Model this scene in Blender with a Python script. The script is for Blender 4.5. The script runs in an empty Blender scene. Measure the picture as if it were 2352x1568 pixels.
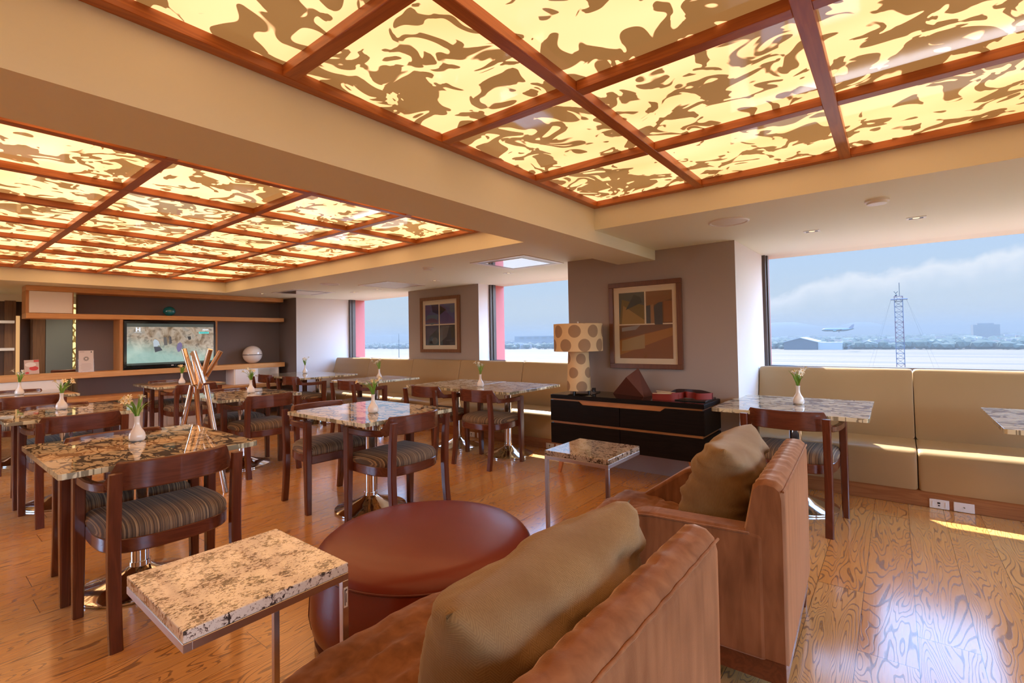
import bpy, bmesh, math, random
from math import pi, sin, cos, radians as R
from mathutils import Vector, Matrix, noise as mnoise
random.seed(7)
C = bpy.context.scene.collection
sc = bpy.context.scene

# ------------------------------------------------------------------ materials
class Mat:
    def __init__(s, name):
        s.m = bpy.data.materials.new(name); s.m.use_nodes = True
        s.nt = s.m.node_tree; s.nt.nodes.clear()
        s.out = s.nt.nodes.new('ShaderNodeOutputMaterial')
        s.b = None
    def n(s, t, ins=None, **props):
        nd = s.nt.nodes.new('ShaderNode' + t)
        for k, v in props.items(): setattr(nd, k, v)
        for k, v in (ins or {}).items():
            sk = nd.inputs[k]
            if isinstance(v, bpy.types.NodeSocket): s.nt.links.new(v, sk)
            elif isinstance(v, bpy.types.Node): s.nt.links.new(v.outputs[0], sk)
            else:
                if hasattr(sk.default_value, '__len__') and not hasattr(v, '__len__'): v = (v,) * len(sk.default_value)
                if hasattr(sk.default_value, '__len__') and len(sk.default_value) == 4 and len(v) == 3: v = (*v, 1)
                sk.default_value = v
        return nd
    def math(s, op, a, b=None, c=None):
        d = {0: a}
        if b is not None: d[1] = b
        if c is not None: d[2] = c
        return s.n('Math', d, operation=op).outputs[0]
    def mix(s, f, a, b, blend='MIX'):
        nd = s.n('Mix', {0: f, 6: a, 7: b}, data_type='RGBA', blend_type=blend)
        return nd.outputs[2]
    def ramp(s, f, stops, interp='LINEAR'):
        nd = s.n('ValToRGB', {0: f}); cr = nd.color_ramp; cr.interpolation = interp
        while len(cr.elements) < len(stops): cr.elements.new(0.5)
        for e, (p, c) in zip(cr.elements, stops):
            e.position = p; e.color = (*c, 1) if hasattr(c, '__len__') else (c, c, c, 1)
        return nd.outputs[0]
    def obj(s): return s.n('TexCoord').outputs['Object']
    def map(s, v, scale=(1, 1, 1), loc=(0, 0, 0), rot=(0, 0, 0)):
        return s.n('Mapping', {'Vector': v, 'Scale': scale, 'Location': loc, 'Rotation': rot}).outputs[0]
    def noise(s, v, scale, detail=2, dist=0, rough=.5):
        return s.n('TexNoise', {'Vector': v, 'Scale': scale, 'Detail': detail, 'Distortion': dist, 'Roughness': rough})
    def rnd(s): return s.n('ObjectInfo').outputs['Random']
    def shifted(s, v):
        r = s.rnd()
        k = s.n('CombineXYZ', {0: s.math('MULTIPLY', r, 37.), 1: s.math('MULTIPLY', r, 91.), 2: s.math('MULTIPLY', r, 53.)})
        return s.n('VectorMath', {0: v, 1: k.outputs[0]}, operation='ADD').outputs[0]
    def bump(s, h, strength=.2, dist=.01):
        return s.n('Bump', {'Height': h, 'Strength': strength, 'Distance': dist}).outputs[0]
    def pr(s, col, rough=.5, **kw):
        ins = {'Base Color': col, 'Roughness': rough}
        ins.update({k.replace('_', ' '): v for k, v in kw.items()})
        s.b = s.n('BsdfPrincipled', ins)
        s.nt.links.new(s.b.outputs[0], s.out.inputs[0])
        return s.m

def plain(name, col, rough=.5, **kw): return Mat(name).pr(col, rough, **kw)

def plaster(name, col, rough=.7):
    k = Mat(name); v = k.obj(); nz = k.noise(v, 180, 2)
    return k.pr(col, rough, Normal=k.bump(nz.outputs[0], .08, .002))

def wood(name, c1, c2, axis=1, rough=.3, freq=30, coat=.0, lines=.5, spec=.5):
    k = Mat(name); v = k.shifted(k.obj())
    sc_ = [freq * .5] * 3; sc_[axis] = freq * .04
    n1 = k.noise(k.map(v, tuple(sc_)), 1.0, 3, .6)
    sc2 = [freq * 7] * 3; sc2[axis] = freq * .15
    n2 = k.noise(k.map(v, tuple(sc2)), 1.0, 2)
    w = k.math('SINE', k.math('MULTIPLY', n1.outputs[0], 40.))
    f = k.math('ADD', k.math('MULTIPLY', k.math('MULTIPLY_ADD', w, .5, .5), lines), k.math('MULTIPLY', n2.outputs[0], 1 - lines))
    col = k.mix(f, c1, c2)
    return k.pr(col, rough, Coat_Weight=coat, Coat_Roughness=.12, Specular_IOR_Level=spec, Normal=k.bump(n2.outputs[0], .06, .002))

M = {}
def floor_mat():
    k = Mat('floor_oak'); v = k.obj(); x, y, z = [k.n('SeparateXYZ', {0: v}).outputs[i] for i in range(3)]
    W = .197
    xs = k.math('DIVIDE', k.math('ADD', x, 20.06), W); colid = k.math('FLOOR', xs); fx = k.math('FRACT', xs)
    r1 = k.n('TexWhiteNoise', {'W': colid}, noise_dimensions='1D').outputs[0]
    ys = k.math('DIVIDE', k.math('MULTIPLY_ADD', r1, 5.0, k.math('ADD', y, 20.)), 1.9); rowid = k.math('FLOOR', ys); fy = k.math('FRACT', ys)
    pid = k.n('CombineXYZ', {0: colid, 1: rowid})
    wn = k.n('TexWhiteNoise', {'Vector': pid.outputs[0]}, noise_dimensions='3D'); r2 = wn.outputs['Value']
    off = k.n('VectorMath', {0: wn.outputs['Color'], 1: (31., 47., 19.)}, operation='MULTIPLY').outputs[0]
    gv = k.n('VectorMath', {0: k.map(v, (6.0, .85, 1)), 1: off}, operation='ADD').outputs[0]
    g = k.noise(gv, 1.0, 2.6, .45, .5).outputs[0]
    nn = k.math('MULTIPLY_ADD', r2, 110., 170.)
    s1 = k.math('SINE', k.math('MULTIPLY', g, nn))
    ln = k.ramp(k.math('MULTIPLY_ADD', s1, .5, .5), [(0.0, 1.0), (.07, .8), (.20, 0.0)])
    fine = k.noise(k.n('VectorMath', {0: k.map(v, (230, 9, 1)), 1: off}, operation='ADD').outputs[0], 1.0, 2).outputs[0]
    big = k.noise(k.n('VectorMath', {0: k.map(v, (7, .7, 1)), 1: off}, operation='ADD').outputs[0], 1.0, 2).outputs[0]
    base = k.mix(r2, (.82, .40, .105), (.92, .58, .225))
    base = k.mix(k.math('MULTIPLY', big, .5), base, (.68, .30, .085))
    base = k.mix(k.math('MULTIPLY', k.math('SUBTRACT', 1, fine), .35), base, (.36, .13, .04))
    lf = k.math('MULTIPLY', ln, k.math('MULTIPLY_ADD', fine, .4, .46))
    base = k.mix(lf, base, (.10, .035, .014))
    gap = k.math('MAXIMUM', k.math('LESS_THAN', fx, .012), k.math('LESS_THAN', fy, .0016))
    base = k.mix(k.math('MULTIPLY', gap, .8), base, (.06, .025, .012))
    h = k.math('SUBTRACT', k.math('MULTIPLY', fine, .5), k.math('ADD', k.math('MULTIPLY', ln, .5), k.math('MULTIPLY', gap, 1.2)))
    wav = k.noise(k.map(v, (9, 2, 1)), 1, 2).outputs[0]
    h = k.math('ADD', h, k.math('MULTIPLY', wav, .45))
    ro = k.math('MULTIPLY_ADD', fine, .12, k.math('MULTIPLY_ADD', ln, .08, .15))
    return k.pr(base, ro, Normal=k.bump(h, .10, .004), Specular_IOR_Level=.6, Coat_Weight=.7, Coat_Roughness=.14, Coat_IOR=1.6)
M['floor'] = floor_mat()

M['ceiling'] = plaster('ceiling_paint', (.85, .86, .71))
M['wall_cream'] = plaster('wall_cream', (.86, .79, .67))
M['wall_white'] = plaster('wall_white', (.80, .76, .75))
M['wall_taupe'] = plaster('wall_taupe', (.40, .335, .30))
M['wall_niche'] = plaster('wall_niche', (.19, .155, .15))
M['coffer'] = wood('coffer_wood', (.52, .17, .036), (.33, .090, .020), 1, .35, 30)
M['cofferx'] = wood('coffer_wood_cross', (.52, .17, .036), (.33, .090, .020), 0, .35, 30)
M['oak'] = wood('oak_trim', (.78, .43, .16), (.64, .31, .10), 1, .4, 34)
M['oakz'] = wood('oak_upright', (.66, .33, .11), (.50, .23, .075), 2, .4, 34)
M['plinth'] = wood('oak_plinth', (.42, .17, .06), (.27, .095, .03), 0, .35, 34)
M['mahog'] = wood('mahogany_x', (.16, .042, .017), (.095, .024, .010), 0, .24, 26, .35)
M['mahogz'] = wood('mahogany_z', (.155, .041, .017), (.09, .023, .010), 2, .24, 26, .35)
M['mahogy'] = wood('mahogany_y', (.155, .041, .017), (.09, .023, .010), 1, .24, 26, .35)
M['darkwood'] = wood('dark_panel_wood', (.13, .055, .022), (.07, .027, .012), 2, .4, 18)
M['midwood'] = wood('door_wood', (.22, .105, .04), (.14, .06, .022), 2, .4, 18)
M['blackoak'] = wood('black_oak', (.012, .008, .007), (.005, .004, .004), 0, .5, 40, spec=.12)
M['copperwood'] = wood('copper_oak', (.60, .25, .075), (.46, .17, .045), 0, .35, 34)
M['chrome'] = plain('chrome', (.86, .84, .82), .07, Metallic=1.)
M['rosechrome'] = plain('bronze_chrome', (.84, .70, .60), .11, Metallic=1.)
M['steel'] = plain('brushed_steel', (.66, .60, .53), .3, Metallic=1.)
M['black'] = plain('black_plastic', (.012, .012, .013), .3)
M['blackgloss'] = plain('black_gloss', (.008, .008, .009), .06)
M['white'] = plain('white_lacquer', (.90, .87, .82), .35)
M['porcelain'] = plain('porcelain', (.86, .80, .74), .12, Coat_Weight=.5)
M['whiteplastic'] = plain('white_plastic', (.84, .82, .78), .35)
M['teal'] = plain('teal_glass', (.0, .20, .27), .05, Coat_Weight=1.)
M['bronze'] = plain('bronze_frame', (.10, .075, .065), .4, Metallic=.5)
M['brick'] = plaster('red_render', (.58, .17, .15), .8)
M['seal'] = plain('dark_seal', (.03, .03, .03), .6)

def vinyl():
    k = Mat('tan_vinyl'); v = k.obj(); n1 = k.noise(v, 260, 2); n2 = k.noise(v, 2.2, 2)
    col = k.mix(n2.outputs[0], (.36, .24, .115), (.42, .285, .145))
    h = k.math('ADD', k.math('MULTIPLY', n1.outputs[0], .15), n2.outputs[0])
    return k.pr(col, .42, Normal=k.bump(h, .12, .01))
M['vinyl'] = vinyl()

def leather():
    k = Mat('red_leather'); v = k.obj(); n1 = k.noise(v, 300, 3); n2 = k.noise(k.map(v, (2, 6, 2)), 1, 2)
    col = k.mix(n2.outputs[0], (.15, .017, .005), (.20, .026, .008))
    h = k.math('ADD', k.math('MULTIPLY', n1.outputs[0], .25), n2.outputs[0])
    return k.pr(col, .34, Normal=k.bump(h, .12, .006), Specular_IOR_Level=.35, Coat_Weight=.25, Coat_Roughness=.22)
M['leather'] = leather()
M['piping'] = plain('leather_piping', (.12, .016, .008), .35)

def velvet():
    k = Mat('tan_velvet'); v = k.obj()
    n1 = k.noise(k.map(v, (26, 26, 5)), 1, 3, .4); n2 = k.noise(v, 5, 2); n3 = k.noise(v, 420, 1)
    f = k.math('MULTIPLY_ADD', n1.outputs[0], .6, k.math('MULTIPLY', n2.outputs[0], .4))
    f = k.ramp(f, [(.32, 0.), (.68, 1.)])
    col = k.mix(f, (.16, .063, .025), (.33, .148, .066))
    return k.pr(col, .8, Sheen_Weight=1., Sheen_Roughness=.30, Sheen_Tint=(1., .74, .55), Specular_IOR_Level=.15, Normal=k.bump(n3.outputs[0], .15, .002))
M['velvet'] = velvet()

def pillowm():
    k = Mat('gold_herringbone'); v = k.obj(); x, y, z = [k.n('SeparateXYZ', {0: v}).outputs[i] for i in range(3)]
    zz = k.math('PINGPONG', x, .014)
    st = k.math('SINE', k.math('MULTIPLY', k.math('ADD', z, zz), 1300.))
    n1 = k.noise(k.map(v, (300, 300, 60)), 1, 2); n2 = k.noise(v, 6, 3)
    f = k.math('ADD', k.math('MULTIPLY', k.math('MULTIPLY_ADD', st, .5, .5), .45), k.math('MULTIPLY', n1.outputs[0], .55))
    col = k.mix(f, (.15, .085, .026), (.36, .24, .105))
    col = k.mix(k.ramp(n2.outputs[0], [(.35, 0.), (.7, .8)]), col, (.17, .085, .022))
    return k.pr(col, .75, Sheen_Weight=.35, Sheen_Roughness=.4, Sheen_Tint=(1, .88, .65), Normal=k.bump(f, .25, .002))
M['pillow'] = pillowm()

def stripes():
    k = Mat('striped_fabric'); v = k.obj(); x = k.n('SeparateXYZ', {0: v}).outputs[0]
    vx = k.n('CombineXYZ', {0: k.math('MULTIPLY', x, 1.)}).outputs[0]
    w = k.noise(v, 60, 1).outputs[0]
    xx = k.math('ADD', x, k.math('MULTIPLY', w, .0012))
    a = k.n('TexNoise', {'W': k.math('MULTIPLY', xx, 120.), 'Scale': 1., 'Detail': 1.5}, noise_dimensions='1D').outputs[0]
    b = k.n('TexNoise', {'W': k.math('MULTIPLY', xx, 260.), 'Scale': 1., 'Detail': 0.}, noise_dimensions='1D').outputs[0]
    col = k.ramp(a, [(0., (.040, .024, .014)), (.43, (.11, .062, .030)), (.485, (.36, .22, .09)), (.53, (.13, .085, .055)), (.585, (.48, .34, .18))], 'CONSTANT')
    col = k.mix(k.ramp(b, [(.42, 0.), (.56, .7)]), col, (.045, .028, .018))
    t = k.noise(k.map(v, (900, 900, 900)), 1, 1).outputs[0]
    col = k.mix(k.math('MULTIPLY', t, .3), col, (.30, .24, .19))
    return k.pr(col, .8, Sheen_Weight=.12, Sheen_Tint=(1., .9, .8), Normal=k.bump(t, .25, .002))
M['stripes'] = stripes()

def branch_pattern(k, v, sx=1., sy=1.):
    th = k.noise(v, 8, 2).outputs[0]
    def vein(scale, rot, loc, w0, w1):
        n = k.noise(k.map(v, (sx * scale, sy * scale, 0), loc, (0, 0, rot)), 1.0, 1.6, .9, .55).outputs[0]
        r = k.math('ABSOLUTE', k.math('SUBTRACT', n, .5))
        return k.math('SUBTRACT', r, k.math('MULTIPLY_ADD', th, w1, w0))
    m = k.math('MINIMUM', vein(6.5, .25, (1, 2, 0), -.020, .062), vein(8.5, -.35, (7, 3, 0), -.022, .060))
    w = k.noise(v, 9, 2).outputs['Color']
    wv = k.n('VectorMath', {0: v, 1: k.n('VectorMath', {0: w, 1: (.12, .12, 0)}, operation='MULTIPLY').outputs[0]}, operation='ADD').outputs[0]
    d1 = k.n('TexVoronoi', {'Vector': k.map(wv, (sx, sy, 0)), 'Scale': 9., 'Randomness': 1.}, feature='DISTANCE_TO_EDGE').outputs[0]
    m = k.math('MINIMUM', m, k.math('MULTIPLY', k.math('SUBTRACT', d1, k.math('MULTIPLY_ADD', th, .30, -.105)), .5))
    return k.ramp(m, [(0., 1.), (.010, 0.)])
def tableglass():
    k = Mat('branch_glass_top'); v0 = k.obj(); v = k.shifted(v0); f = branch_pattern(k, v, .6, 1.35)
    n = k.noise(v, 3, 2).outputs[0]
    base = k.mix(n, (.74, .62, .42), (.54, .44, .28))
    col = k.mix(f, base, (.022, .016, .014))
    wob = k.noise(v0, 9, 1).outputs[0]
    return k.pr(col, .5, Coat_Weight=1., Coat_Roughness=.012, Coat_IOR=2.8, Coat_Normal=k.bump(wob, .02, .01), Specular_IOR_Level=.2)
M['glasstop'] = tableglass()
def tableedge():
    k = Mat('branch_glass_edge'); v = k.shifted(k.obj()); f = branch_pattern(k, v, .8, 1.25)
    col = k.mix(k.math('MULTIPLY', f, .75), (.72, .68, .46), (.10, .085, .05))
    return k.pr(col, .12, Coat_Weight=1., Coat_Roughness=.03)
M['glassedge'] = tableedge()

def granite(name, c1, c2, c3, gloss=.12):
    k = Mat(name); v = k.shifted(k.obj())
    n1 = k.noise(k.map(v, (110, 70, 70)), 1, 4, .9, .65).outputs[0]; n2 = k.noise(v, 17, 3, .5).outputs[0]; n3 = k.noise(v, 120, 2).outputs[0]
    s = k.math('ADD', n1, k.math('MULTIPLY', k.math('SUBTRACT', n2, .5), .5))
    col = k.ramp(s, [(0., c3), (.395, c3), (.44, c2), (.485, c1), (1., c1)])
    col = k.mix(k.math('MULTIPLY', k.math('GREATER_THAN', n3, .62), .35), col, c2)
    return k.pr(col, gloss, Coat_Weight=.6, Coat_Roughness=.05)
M['granite'] = granite('cream_granite', (.86, .82, .74), (.44, .36, .31), (.045, .04, .04))
M['granite2'] = granite('grey_granite', (.46, .38, .29), (.22, .17, .12), (.035, .028, .025), .08)

def dotted(name, fx, px, pz, rad):
    # round taupe spots on cream cloth; u runs round the lamp, z up
    k = Mat(name); v = k.obj(); x, y, z = [k.n('SeparateXYZ', {0: v}).outputs[i] for i in range(3)]
    u = k.math('MULTIPLY', k.math('ARCTAN2', y, x), fx)
    row = k.math('FLOOR', k.math('DIVIDE', z, pz))
    uu = k.math('ADD', k.math('DIVIDE', u, px), k.math('MULTIPLY', k.math('MODULO', row, 2.), .5))
    du = k.math('MULTIPLY', k.math('SUBTRACT', k.math('FRACT', k.math('ADD', uu, 50.)), .5), px)
    dz = k.math('MULTIPLY', k.math('SUBTRACT', k.math('FRACT', k.math('DIVIDE', z, pz)), .5), pz)
    d = k.math('SQRT', k.math('ADD', k.math('MULTIPLY', du, du), k.math('MULTIPLY', dz, dz)))
    f = k.math('LESS_THAN', d, rad)
    ring = k.math('MULTIPLY', k.math('LESS_THAN', d, rad + .002), .4)
    col = k.mix(k.math('MAXIMUM', f, ring), (.78, .58, .32), (.38, .245, .14))
    nz = k.noise(v, 350, 1).outputs[0]
    return k.pr(col, .8, Normal=k.bump(nz, .1, .001))
M['shade'] = dotted('spotted_shade', .24, .1885, .134, .060); M['lampbody'] = dotted('spotted_body', .11, .1728, .134, .052)

def panel_mat(name, bright, sx):
    k = Mat(name); v0 = k.obj(); v = k.shifted(v0)
    w = k.noise(k.map(v, (1, 1, 0)), 3.2, 1).outputs['Color']
    wv = k.n('VectorMath', {0: k.map(v, (sx, 1, 0)), 1: k.n('VectorMath', {0: w, 1: (.30, .30, 0)}, operation='MULTIPLY').outputs[0]}, operation='ADD').outputs[0]
    a = k.noise(wv, 7.4, 1.4, 1.3, .45).outputs[0]
    dens = k.noise(k.map(v, (1, 1, 0)), 1.4, 1).outputs[0]
    th = k.math('MULTIPLY_ADD', dens, .50, .275)
    f = k.ramp(k.math('SUBTRACT', a, th), [(0., 0.), (.014, 1.)])
    glow = k.noise(k.map(v, (.8, 2.0, 0)), 1.6, 1).outputs[0]
    lit = k.mix(k.ramp(glow, [(.3, 0.), (.7, 1.)]), (1.1, .58, .23), (1.4, .72, .34))
    drk = k.mix(glow, (.20, .092, .026), (.27, .125, .040))
    col = k.mix(f, lit, drk)
    return k.pr((.12, .10, .06), .06, Emission_Color=col, Emission_Strength=bright, Specular_IOR_Level=.6)
M['panel'] = panel_mat('backlit_leaf_panel', 1.1, 1.0)
M['panel2'] = panel_mat('backlit_leaf_panel_far', 1.5, .9)
def screenpanel():
    k = Mat('lit_lattice'); v = k.obj(); f = branch_pattern(k, k.map(v, (0, 1, 1), (0, 0, 0), (0, 0, 0)).node.outputs[0], 1, 1)
    d = k.n('TexVoronoi', {'Vector': k.map(v, (0, 9, 9)), 'Scale': 1., }, feature='DISTANCE_TO_EDGE').outputs[0]
    f = k.math('LESS_THAN', d, .09)
    col = k.mix(f, (1., .82, .36), (.16, .09, .02))
    return k.pr((.2, .15, .05), .4, Emission_Color=col, Emission_Strength=1.0)
M['lattice'] = screenpanel()
M['litstrip'] = plain('lit_cream', (.6, .4, .2), .5, Emission_Color=(1., .55, .22), Emission_Strength=.55)
M['lamp_on'] = plain('warm_lamp', (.8, .7, .5), .4, Emission_Color=(1., .72, .36), Emission_Strength=1.2)

def windowglass():
    k = Mat('window_glass')
    t = k.n('BsdfTransparent', {0: (.985, .99, .99)}); g = k.n('BsdfGlossy', {'Roughness': 0.0})
    fr = k.n('Fresnel', {'IOR': 1.35})
    fb = k.math('SUBTRACT', 1., k.n('NewGeometry').outputs['Backfacing'])
    mx = k.n('MixShader', {0: k.math('MULTIPLY', k.math('MULTIPLY', fr.outputs[0], .6), fb), 1: t.outputs[0], 2: g.outputs[0]})
    k.nt.links.new(mx.outputs[0], k.out.inputs[0]); return k.m
M['glass'] = windowglass()
def picglass():
    k = Mat('picture_glass')
    t = k.n('BsdfTransparent', {0: (.97, .97, .97)}); g = k.n('BsdfGlossy', {'Roughness': 0.01})
    fr = k.n('Fresnel', {'IOR': 1.5})
    fb = k.math('SUBTRACT', 1., k.n('NewGeometry').outputs['Backfacing'])
    mx = k.n('MixShader', {0: k.math('MULTIPLY', fr.outputs[0], fb), 1: t.outputs[0], 2: g.outputs[0]})
    k.nt.links.new(mx.outputs[0], k.out.inputs[0]); return k.m
M['picglass'] = picglass()
M['acrylic'] = M['picglass']
M['mirror'] = plain('glossy_cover', (.80, .82, .84), .08, Metallic=.9)

def ground():
    k = Mat('airfield_ground'); v = k.obj()
    n1 = k.noise(k.map(v, (.0011, .021, 1), rot=(0, 0, .03)), 1, 3, .3).outputs[0]
    n2 = k.noise(k.map(v, (.004, .05, 1)), 1, 2).outputs[0]
    f = k.math('ADD', k.math('MULTIPLY', n1, .75), k.math('MULTIPLY', n2, .25))
    col = k.ramp(f, [(.36, (.032, .022, .018)), (.45, (.048, .031, .022)), (.50, (.078, .047, .018)), (.56, (.074, .045, .017)), (.62, (.040, .027, .020))])
    return k.pr(col, .9)
M['ground'] = ground()
M['tree'] = plain('tree_green', (.022, .034, .026), .9)
def townm():
    k = Mat('town'); r = k.n('NewGeometry').outputs['Random Per Island']
    col = k.ramp(r, [(0., (.11, .10, .10)), (.25, (.17, .16, .16)), (.45, (.06, .062, .07)), (.6, (.12, .09, .08)), (.8, (.24, .23, .22))], 'CONSTANT')
    return k.pr(col, .8)
M['town'] = townm()
M['hill'] = plain('hill', (.035, .045, .055), .95)

# ------------------------------------------------------------------ mesh helpers
def BM(): return bmesh.new()
def box(bm, x0, x1, y0, y1, z0, z1, bev=0, seg=2, mi=0):
    r = bmesh.ops.create_cube(bm, size=1)
    vs = r['verts']
    bmesh.ops.scale(bm, vec=(x1 - x0, y1 - y0, z1 - z0), verts=vs)
    bmesh.ops.translate(bm, vec=((x0 + x1) / 2, (y0 + y1) / 2, (z0 + z1) / 2), verts=vs)
    fs = list({f for v in vs for f in v.link_faces})
    for f in fs: f.material_index = mi
    if bev > 0:
        es = list({e for v in vs for e in v.link_edges})
        rr = bmesh.ops.bevel(bm, geom=es, offset=bev, segments=seg, profile=.5, affect='EDGES')
        for f in rr['faces']: f.material_index = mi
    return vs
def loft(bm, secs, cap=True, ring=True, closed=False, mi=0):
    rows = [[bm.verts.new(p) for p in s] for s in secs]
    n = len(rows[0])
    rr = range(len(rows)) if closed else range(len(rows) - 1)
    for i in rr:
        a, b = rows[i], rows[(i + 1) % len(rows)]
        for j in range(n if ring else n - 1):
            f = bm.faces.new((a[j], a[(j + 1) % n], b[(j + 1) % n], b[j])); f.material_index = mi
    if cap and ring and not closed:
        f = bm.faces.new(rows[0][::-1]); f.material_index = mi
        f = bm.faces.new(rows[-1]); f.material_index = mi
    return rows
def lathe(bm, prof, seg=32, c=(0, 0, 0), a0=0, mi=0):
    secs = []
    for r, z in prof:
        r = max(r, 1e-4)
        secs.append([(c[0] + r * cos(a0 + 2 * pi * j / seg), c[1] + r * sin(a0 + 2 * pi * j / seg), c[2] + z) for j in range(seg)])
    loft(bm, secs, mi=mi)
def frames(pts):
    pts = [Vector(p) for p in pts]; out = []
    up = Vector((0, 0, 1))
    d0 = (pts[1] - pts[0]).normalized()
    if abs(d0.z) > .95: up = Vector((1, 0, 0))
    for i, p in enumerate(pts):
        d = (pts[min(i + 1, len(pts) - 1)] - pts[max(i - 1, 0)]).normalized()
        s = d.cross(up).normalized(); u = s.cross(d).normalized()
        out.append((p, s, u))
    return out
def tube(bm, pts, r, seg=10, mi=0):
    fr = frames(pts)
    rs = r if hasattr(r, '__len__') else [r] * len(pts)
    loft(bm, [[p + s * (q * cos(2 * pi * j / seg)) + u * (q * sin(2 * pi * j / seg)) for j in range(seg)] for (p, s, u), q in zip(fr, rs)], mi=mi)
def prism(bm, poly, axis, d0, d1, bev=0, seg=2, mi=0):
    def P(a, b, d):
        return {0: (d, a, b), 1: (a, d, b), 2: (a, b, d)}[axis]
    t = bmesh.new()
    v0 = [t.verts.new(P(a, b, d0)) for a, b in poly]; v1 = [t.verts.new(P(a, b, d1)) for a, b in poly]
    n = len(poly)
    t.faces.new(v0); t.faces.new(v1[::-1])
    for i in range(n): t.faces.new((v0[i], v1[i], v1[(i + 1) % n], v0[(i + 1) % n]))
    bmesh.ops.recalc_face_normals(t, faces=t.faces)
    if bev: bmesh.ops.bevel(t, geom=list(t.edges), offset=bev, segments=seg, profile=.5, affect='EDGES')
    for f in t.faces: f.material_index = mi
    me = bpy.data.meshes.new('tmp'); t.to_mesh(me); t.free(); bm.from_mesh(me); bpy.data.meshes.remove(me)
def hull(bm, pts):
    vs = [bm.verts.new(p) for p in pts]; bmesh.ops.convex_hull(bm, input=vs)
def mesh(name, bm, mats, ang=14):
    bmesh.ops.recalc_face_normals(bm, faces=bm.faces)
    me = bpy.data.meshes.new(name); bm.to_mesh(me); bm.free()
    for m in (mats if isinstance(mats, (list, tuple)) else [mats]): me.materials.append(M[m] if isinstance(m, str) else m)
    if ang:
        me.shade_smooth(); me.set_sharp_from_angle(angle=R(ang))
    return me
def obj(name, bm, mats, parent=None, label=None, ang=14, loc=None):
    me = bm if isinstance(bm, bpy.types.Mesh) else mesh(name, bm, mats, ang)
    o = bpy.data.objects.new(name, me); C.objects.link(o)
    if parent: o.parent = parent
    if loc: o.location = loc
    if label: o['label'] = label
    return o
def tag(o, label, cat, group=None, kind=None):
    o['label'] = label; o['category'] = cat
    if group: o['group'] = group
    if kind: o['kind'] = kind
    return o
def thing(name, label, cat, loc=(0, 0, 0), rz=0, group=None):
    o = bpy.data.objects.new(name, None); C.objects.link(o); o.empty_display_size = .1
    o.location = loc; o.rotation_euler = (0, 0, rz)
    return tag(o, label, cat, group)
def dup(root, loc, rz, label):
    r = root.copy(); C.objects.link(r); r.location = loc; r.rotation_euler = (0, 0, rz); r['label'] = label
    for ch in list(root.children):
        c = ch.copy(); C.objects.link(c); c.parent = r
        for g in list(ch.children):
            d = g.copy(); C.objects.link(d); d.parent = c
    return r
def struct(name, bm, mats, ang=35, label=None):
    o = obj(name, bm, mats, ang=ang); o['kind'] = 'structure'
    if label: o['label'] = label
    return o

# ------------------------------------------------------------------ setting
ZS, ZB, ZC, ZP = 2.10, 2.006, 2.258, 2.298      # soffit, beam, coffer frame, lit panels
YW, YO = 5.56, 5.85                             # window plane, outer face of the wall
XR, YB = 3.6, -2.6                              # right and back walls
b = BM(); box(b, -12.2, XR + .1, YB - .1, YO, -.12, 0); struct('floor', b, 'floor')

# ceiling: low soffit round two deep coffers
C1 = (-1.757, 2.165, -.69, 3.25); C2 = (-8.385, -2.14, -.69, 3.25)
b = BM()
ZT = 2.42
box(b, -12.2, XR + .1, 3.25, YO, ZS, ZT)
box(b, -12.2, XR + .1, YB - .1, -.69, ZS, ZT)
box(b, 2.165, XR + .1, -.69, 3.25, ZS, ZT)
box(b, -12.2, -8.385, -.69, 3.25, ZS, ZT)
box(b, -8.385, 2.165, -.69, 3.25, ZP + .05, ZT)
struct('ceiling', b, 'ceiling')
b = BM(); box(b, -2.14, -1.757, YB, 4.44, ZB, ZT); struct('trim_1', b, 'ceiling', label='wide plastered downstand beam between the two coffers')

def coffer(n, x0, x1, y0, y1, xs, ys):
    b = BM(); w = .026
    for x in xs: box(b, max(x - w, x0 + .001), min(x + w, x1 - .001), y0 + .001, y1 - .001, ZC, ZP + .03, .002, 1)
    struct('trim_%d' % n, b, 'coffer', label='reddish timber bars of the coffer running towards the windows')
    b = BM()
    for y in ys:
        xx = sorted(xs)
        for a, c in zip(xx, xx[1:]):
            box(b, a + w, c - w, max(y - w, y0 + .001), min(y + w, y1 - .001), ZC + .001, ZP + .03, .002, 1)
    struct('trim_%d' % (n + 1), b, 'cofferx', label='reddish timber bars of the coffer running along the room')
ORD = ['first', 'second', 'third', 'fourth', 'fifth', 'sixth', 'seventh', 'eighth']
ys = [3.224, 2.442, 1.660, .878, .096, -.664]
xs1 = [-1.731, -.977, -.190, .597, 1.384, 2.139]
xs2 = [-2.166, -2.967, -3.750, -4.540, -5.325, -6.100, -6.870, -7.620, -8.359]
coffer(2, *C1, xs1, ys); coffer(4, *C2, xs2, ys)
def panels(xs, ys, mat, where, group):
    for i in range(len(xs) - 1):
        for j in range(len(ys) - 1):
            x0, x1 = sorted((xs[i], xs[i + 1])); y1, y0 = ys[j], ys[j + 1]
            b = BM(); box(b, (x0 - x1) / 2 + .02, (x1 - x0) / 2 - .02, (y0 - y1) / 2 + .02, (y1 - y0) / 2 - .02, 0, .02)
            o = obj('ceiling_light_panel', b, mat, loc=((x0 + x1) / 2, (y0 + y1) / 2, ZP))
            tag(o, 'backlit leaf-pattern panel, %s, %s from the beam, %s from the windows' % (where, ORD[i], ORD[j]), 'ceiling light', group)
panels(xs1, ys, 'panel', 'near coffer', 'backlit panels in the near coffer')
panels(xs2, ys, 'panel2', 'far coffer', 'backlit panels in the far coffer')

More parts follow.
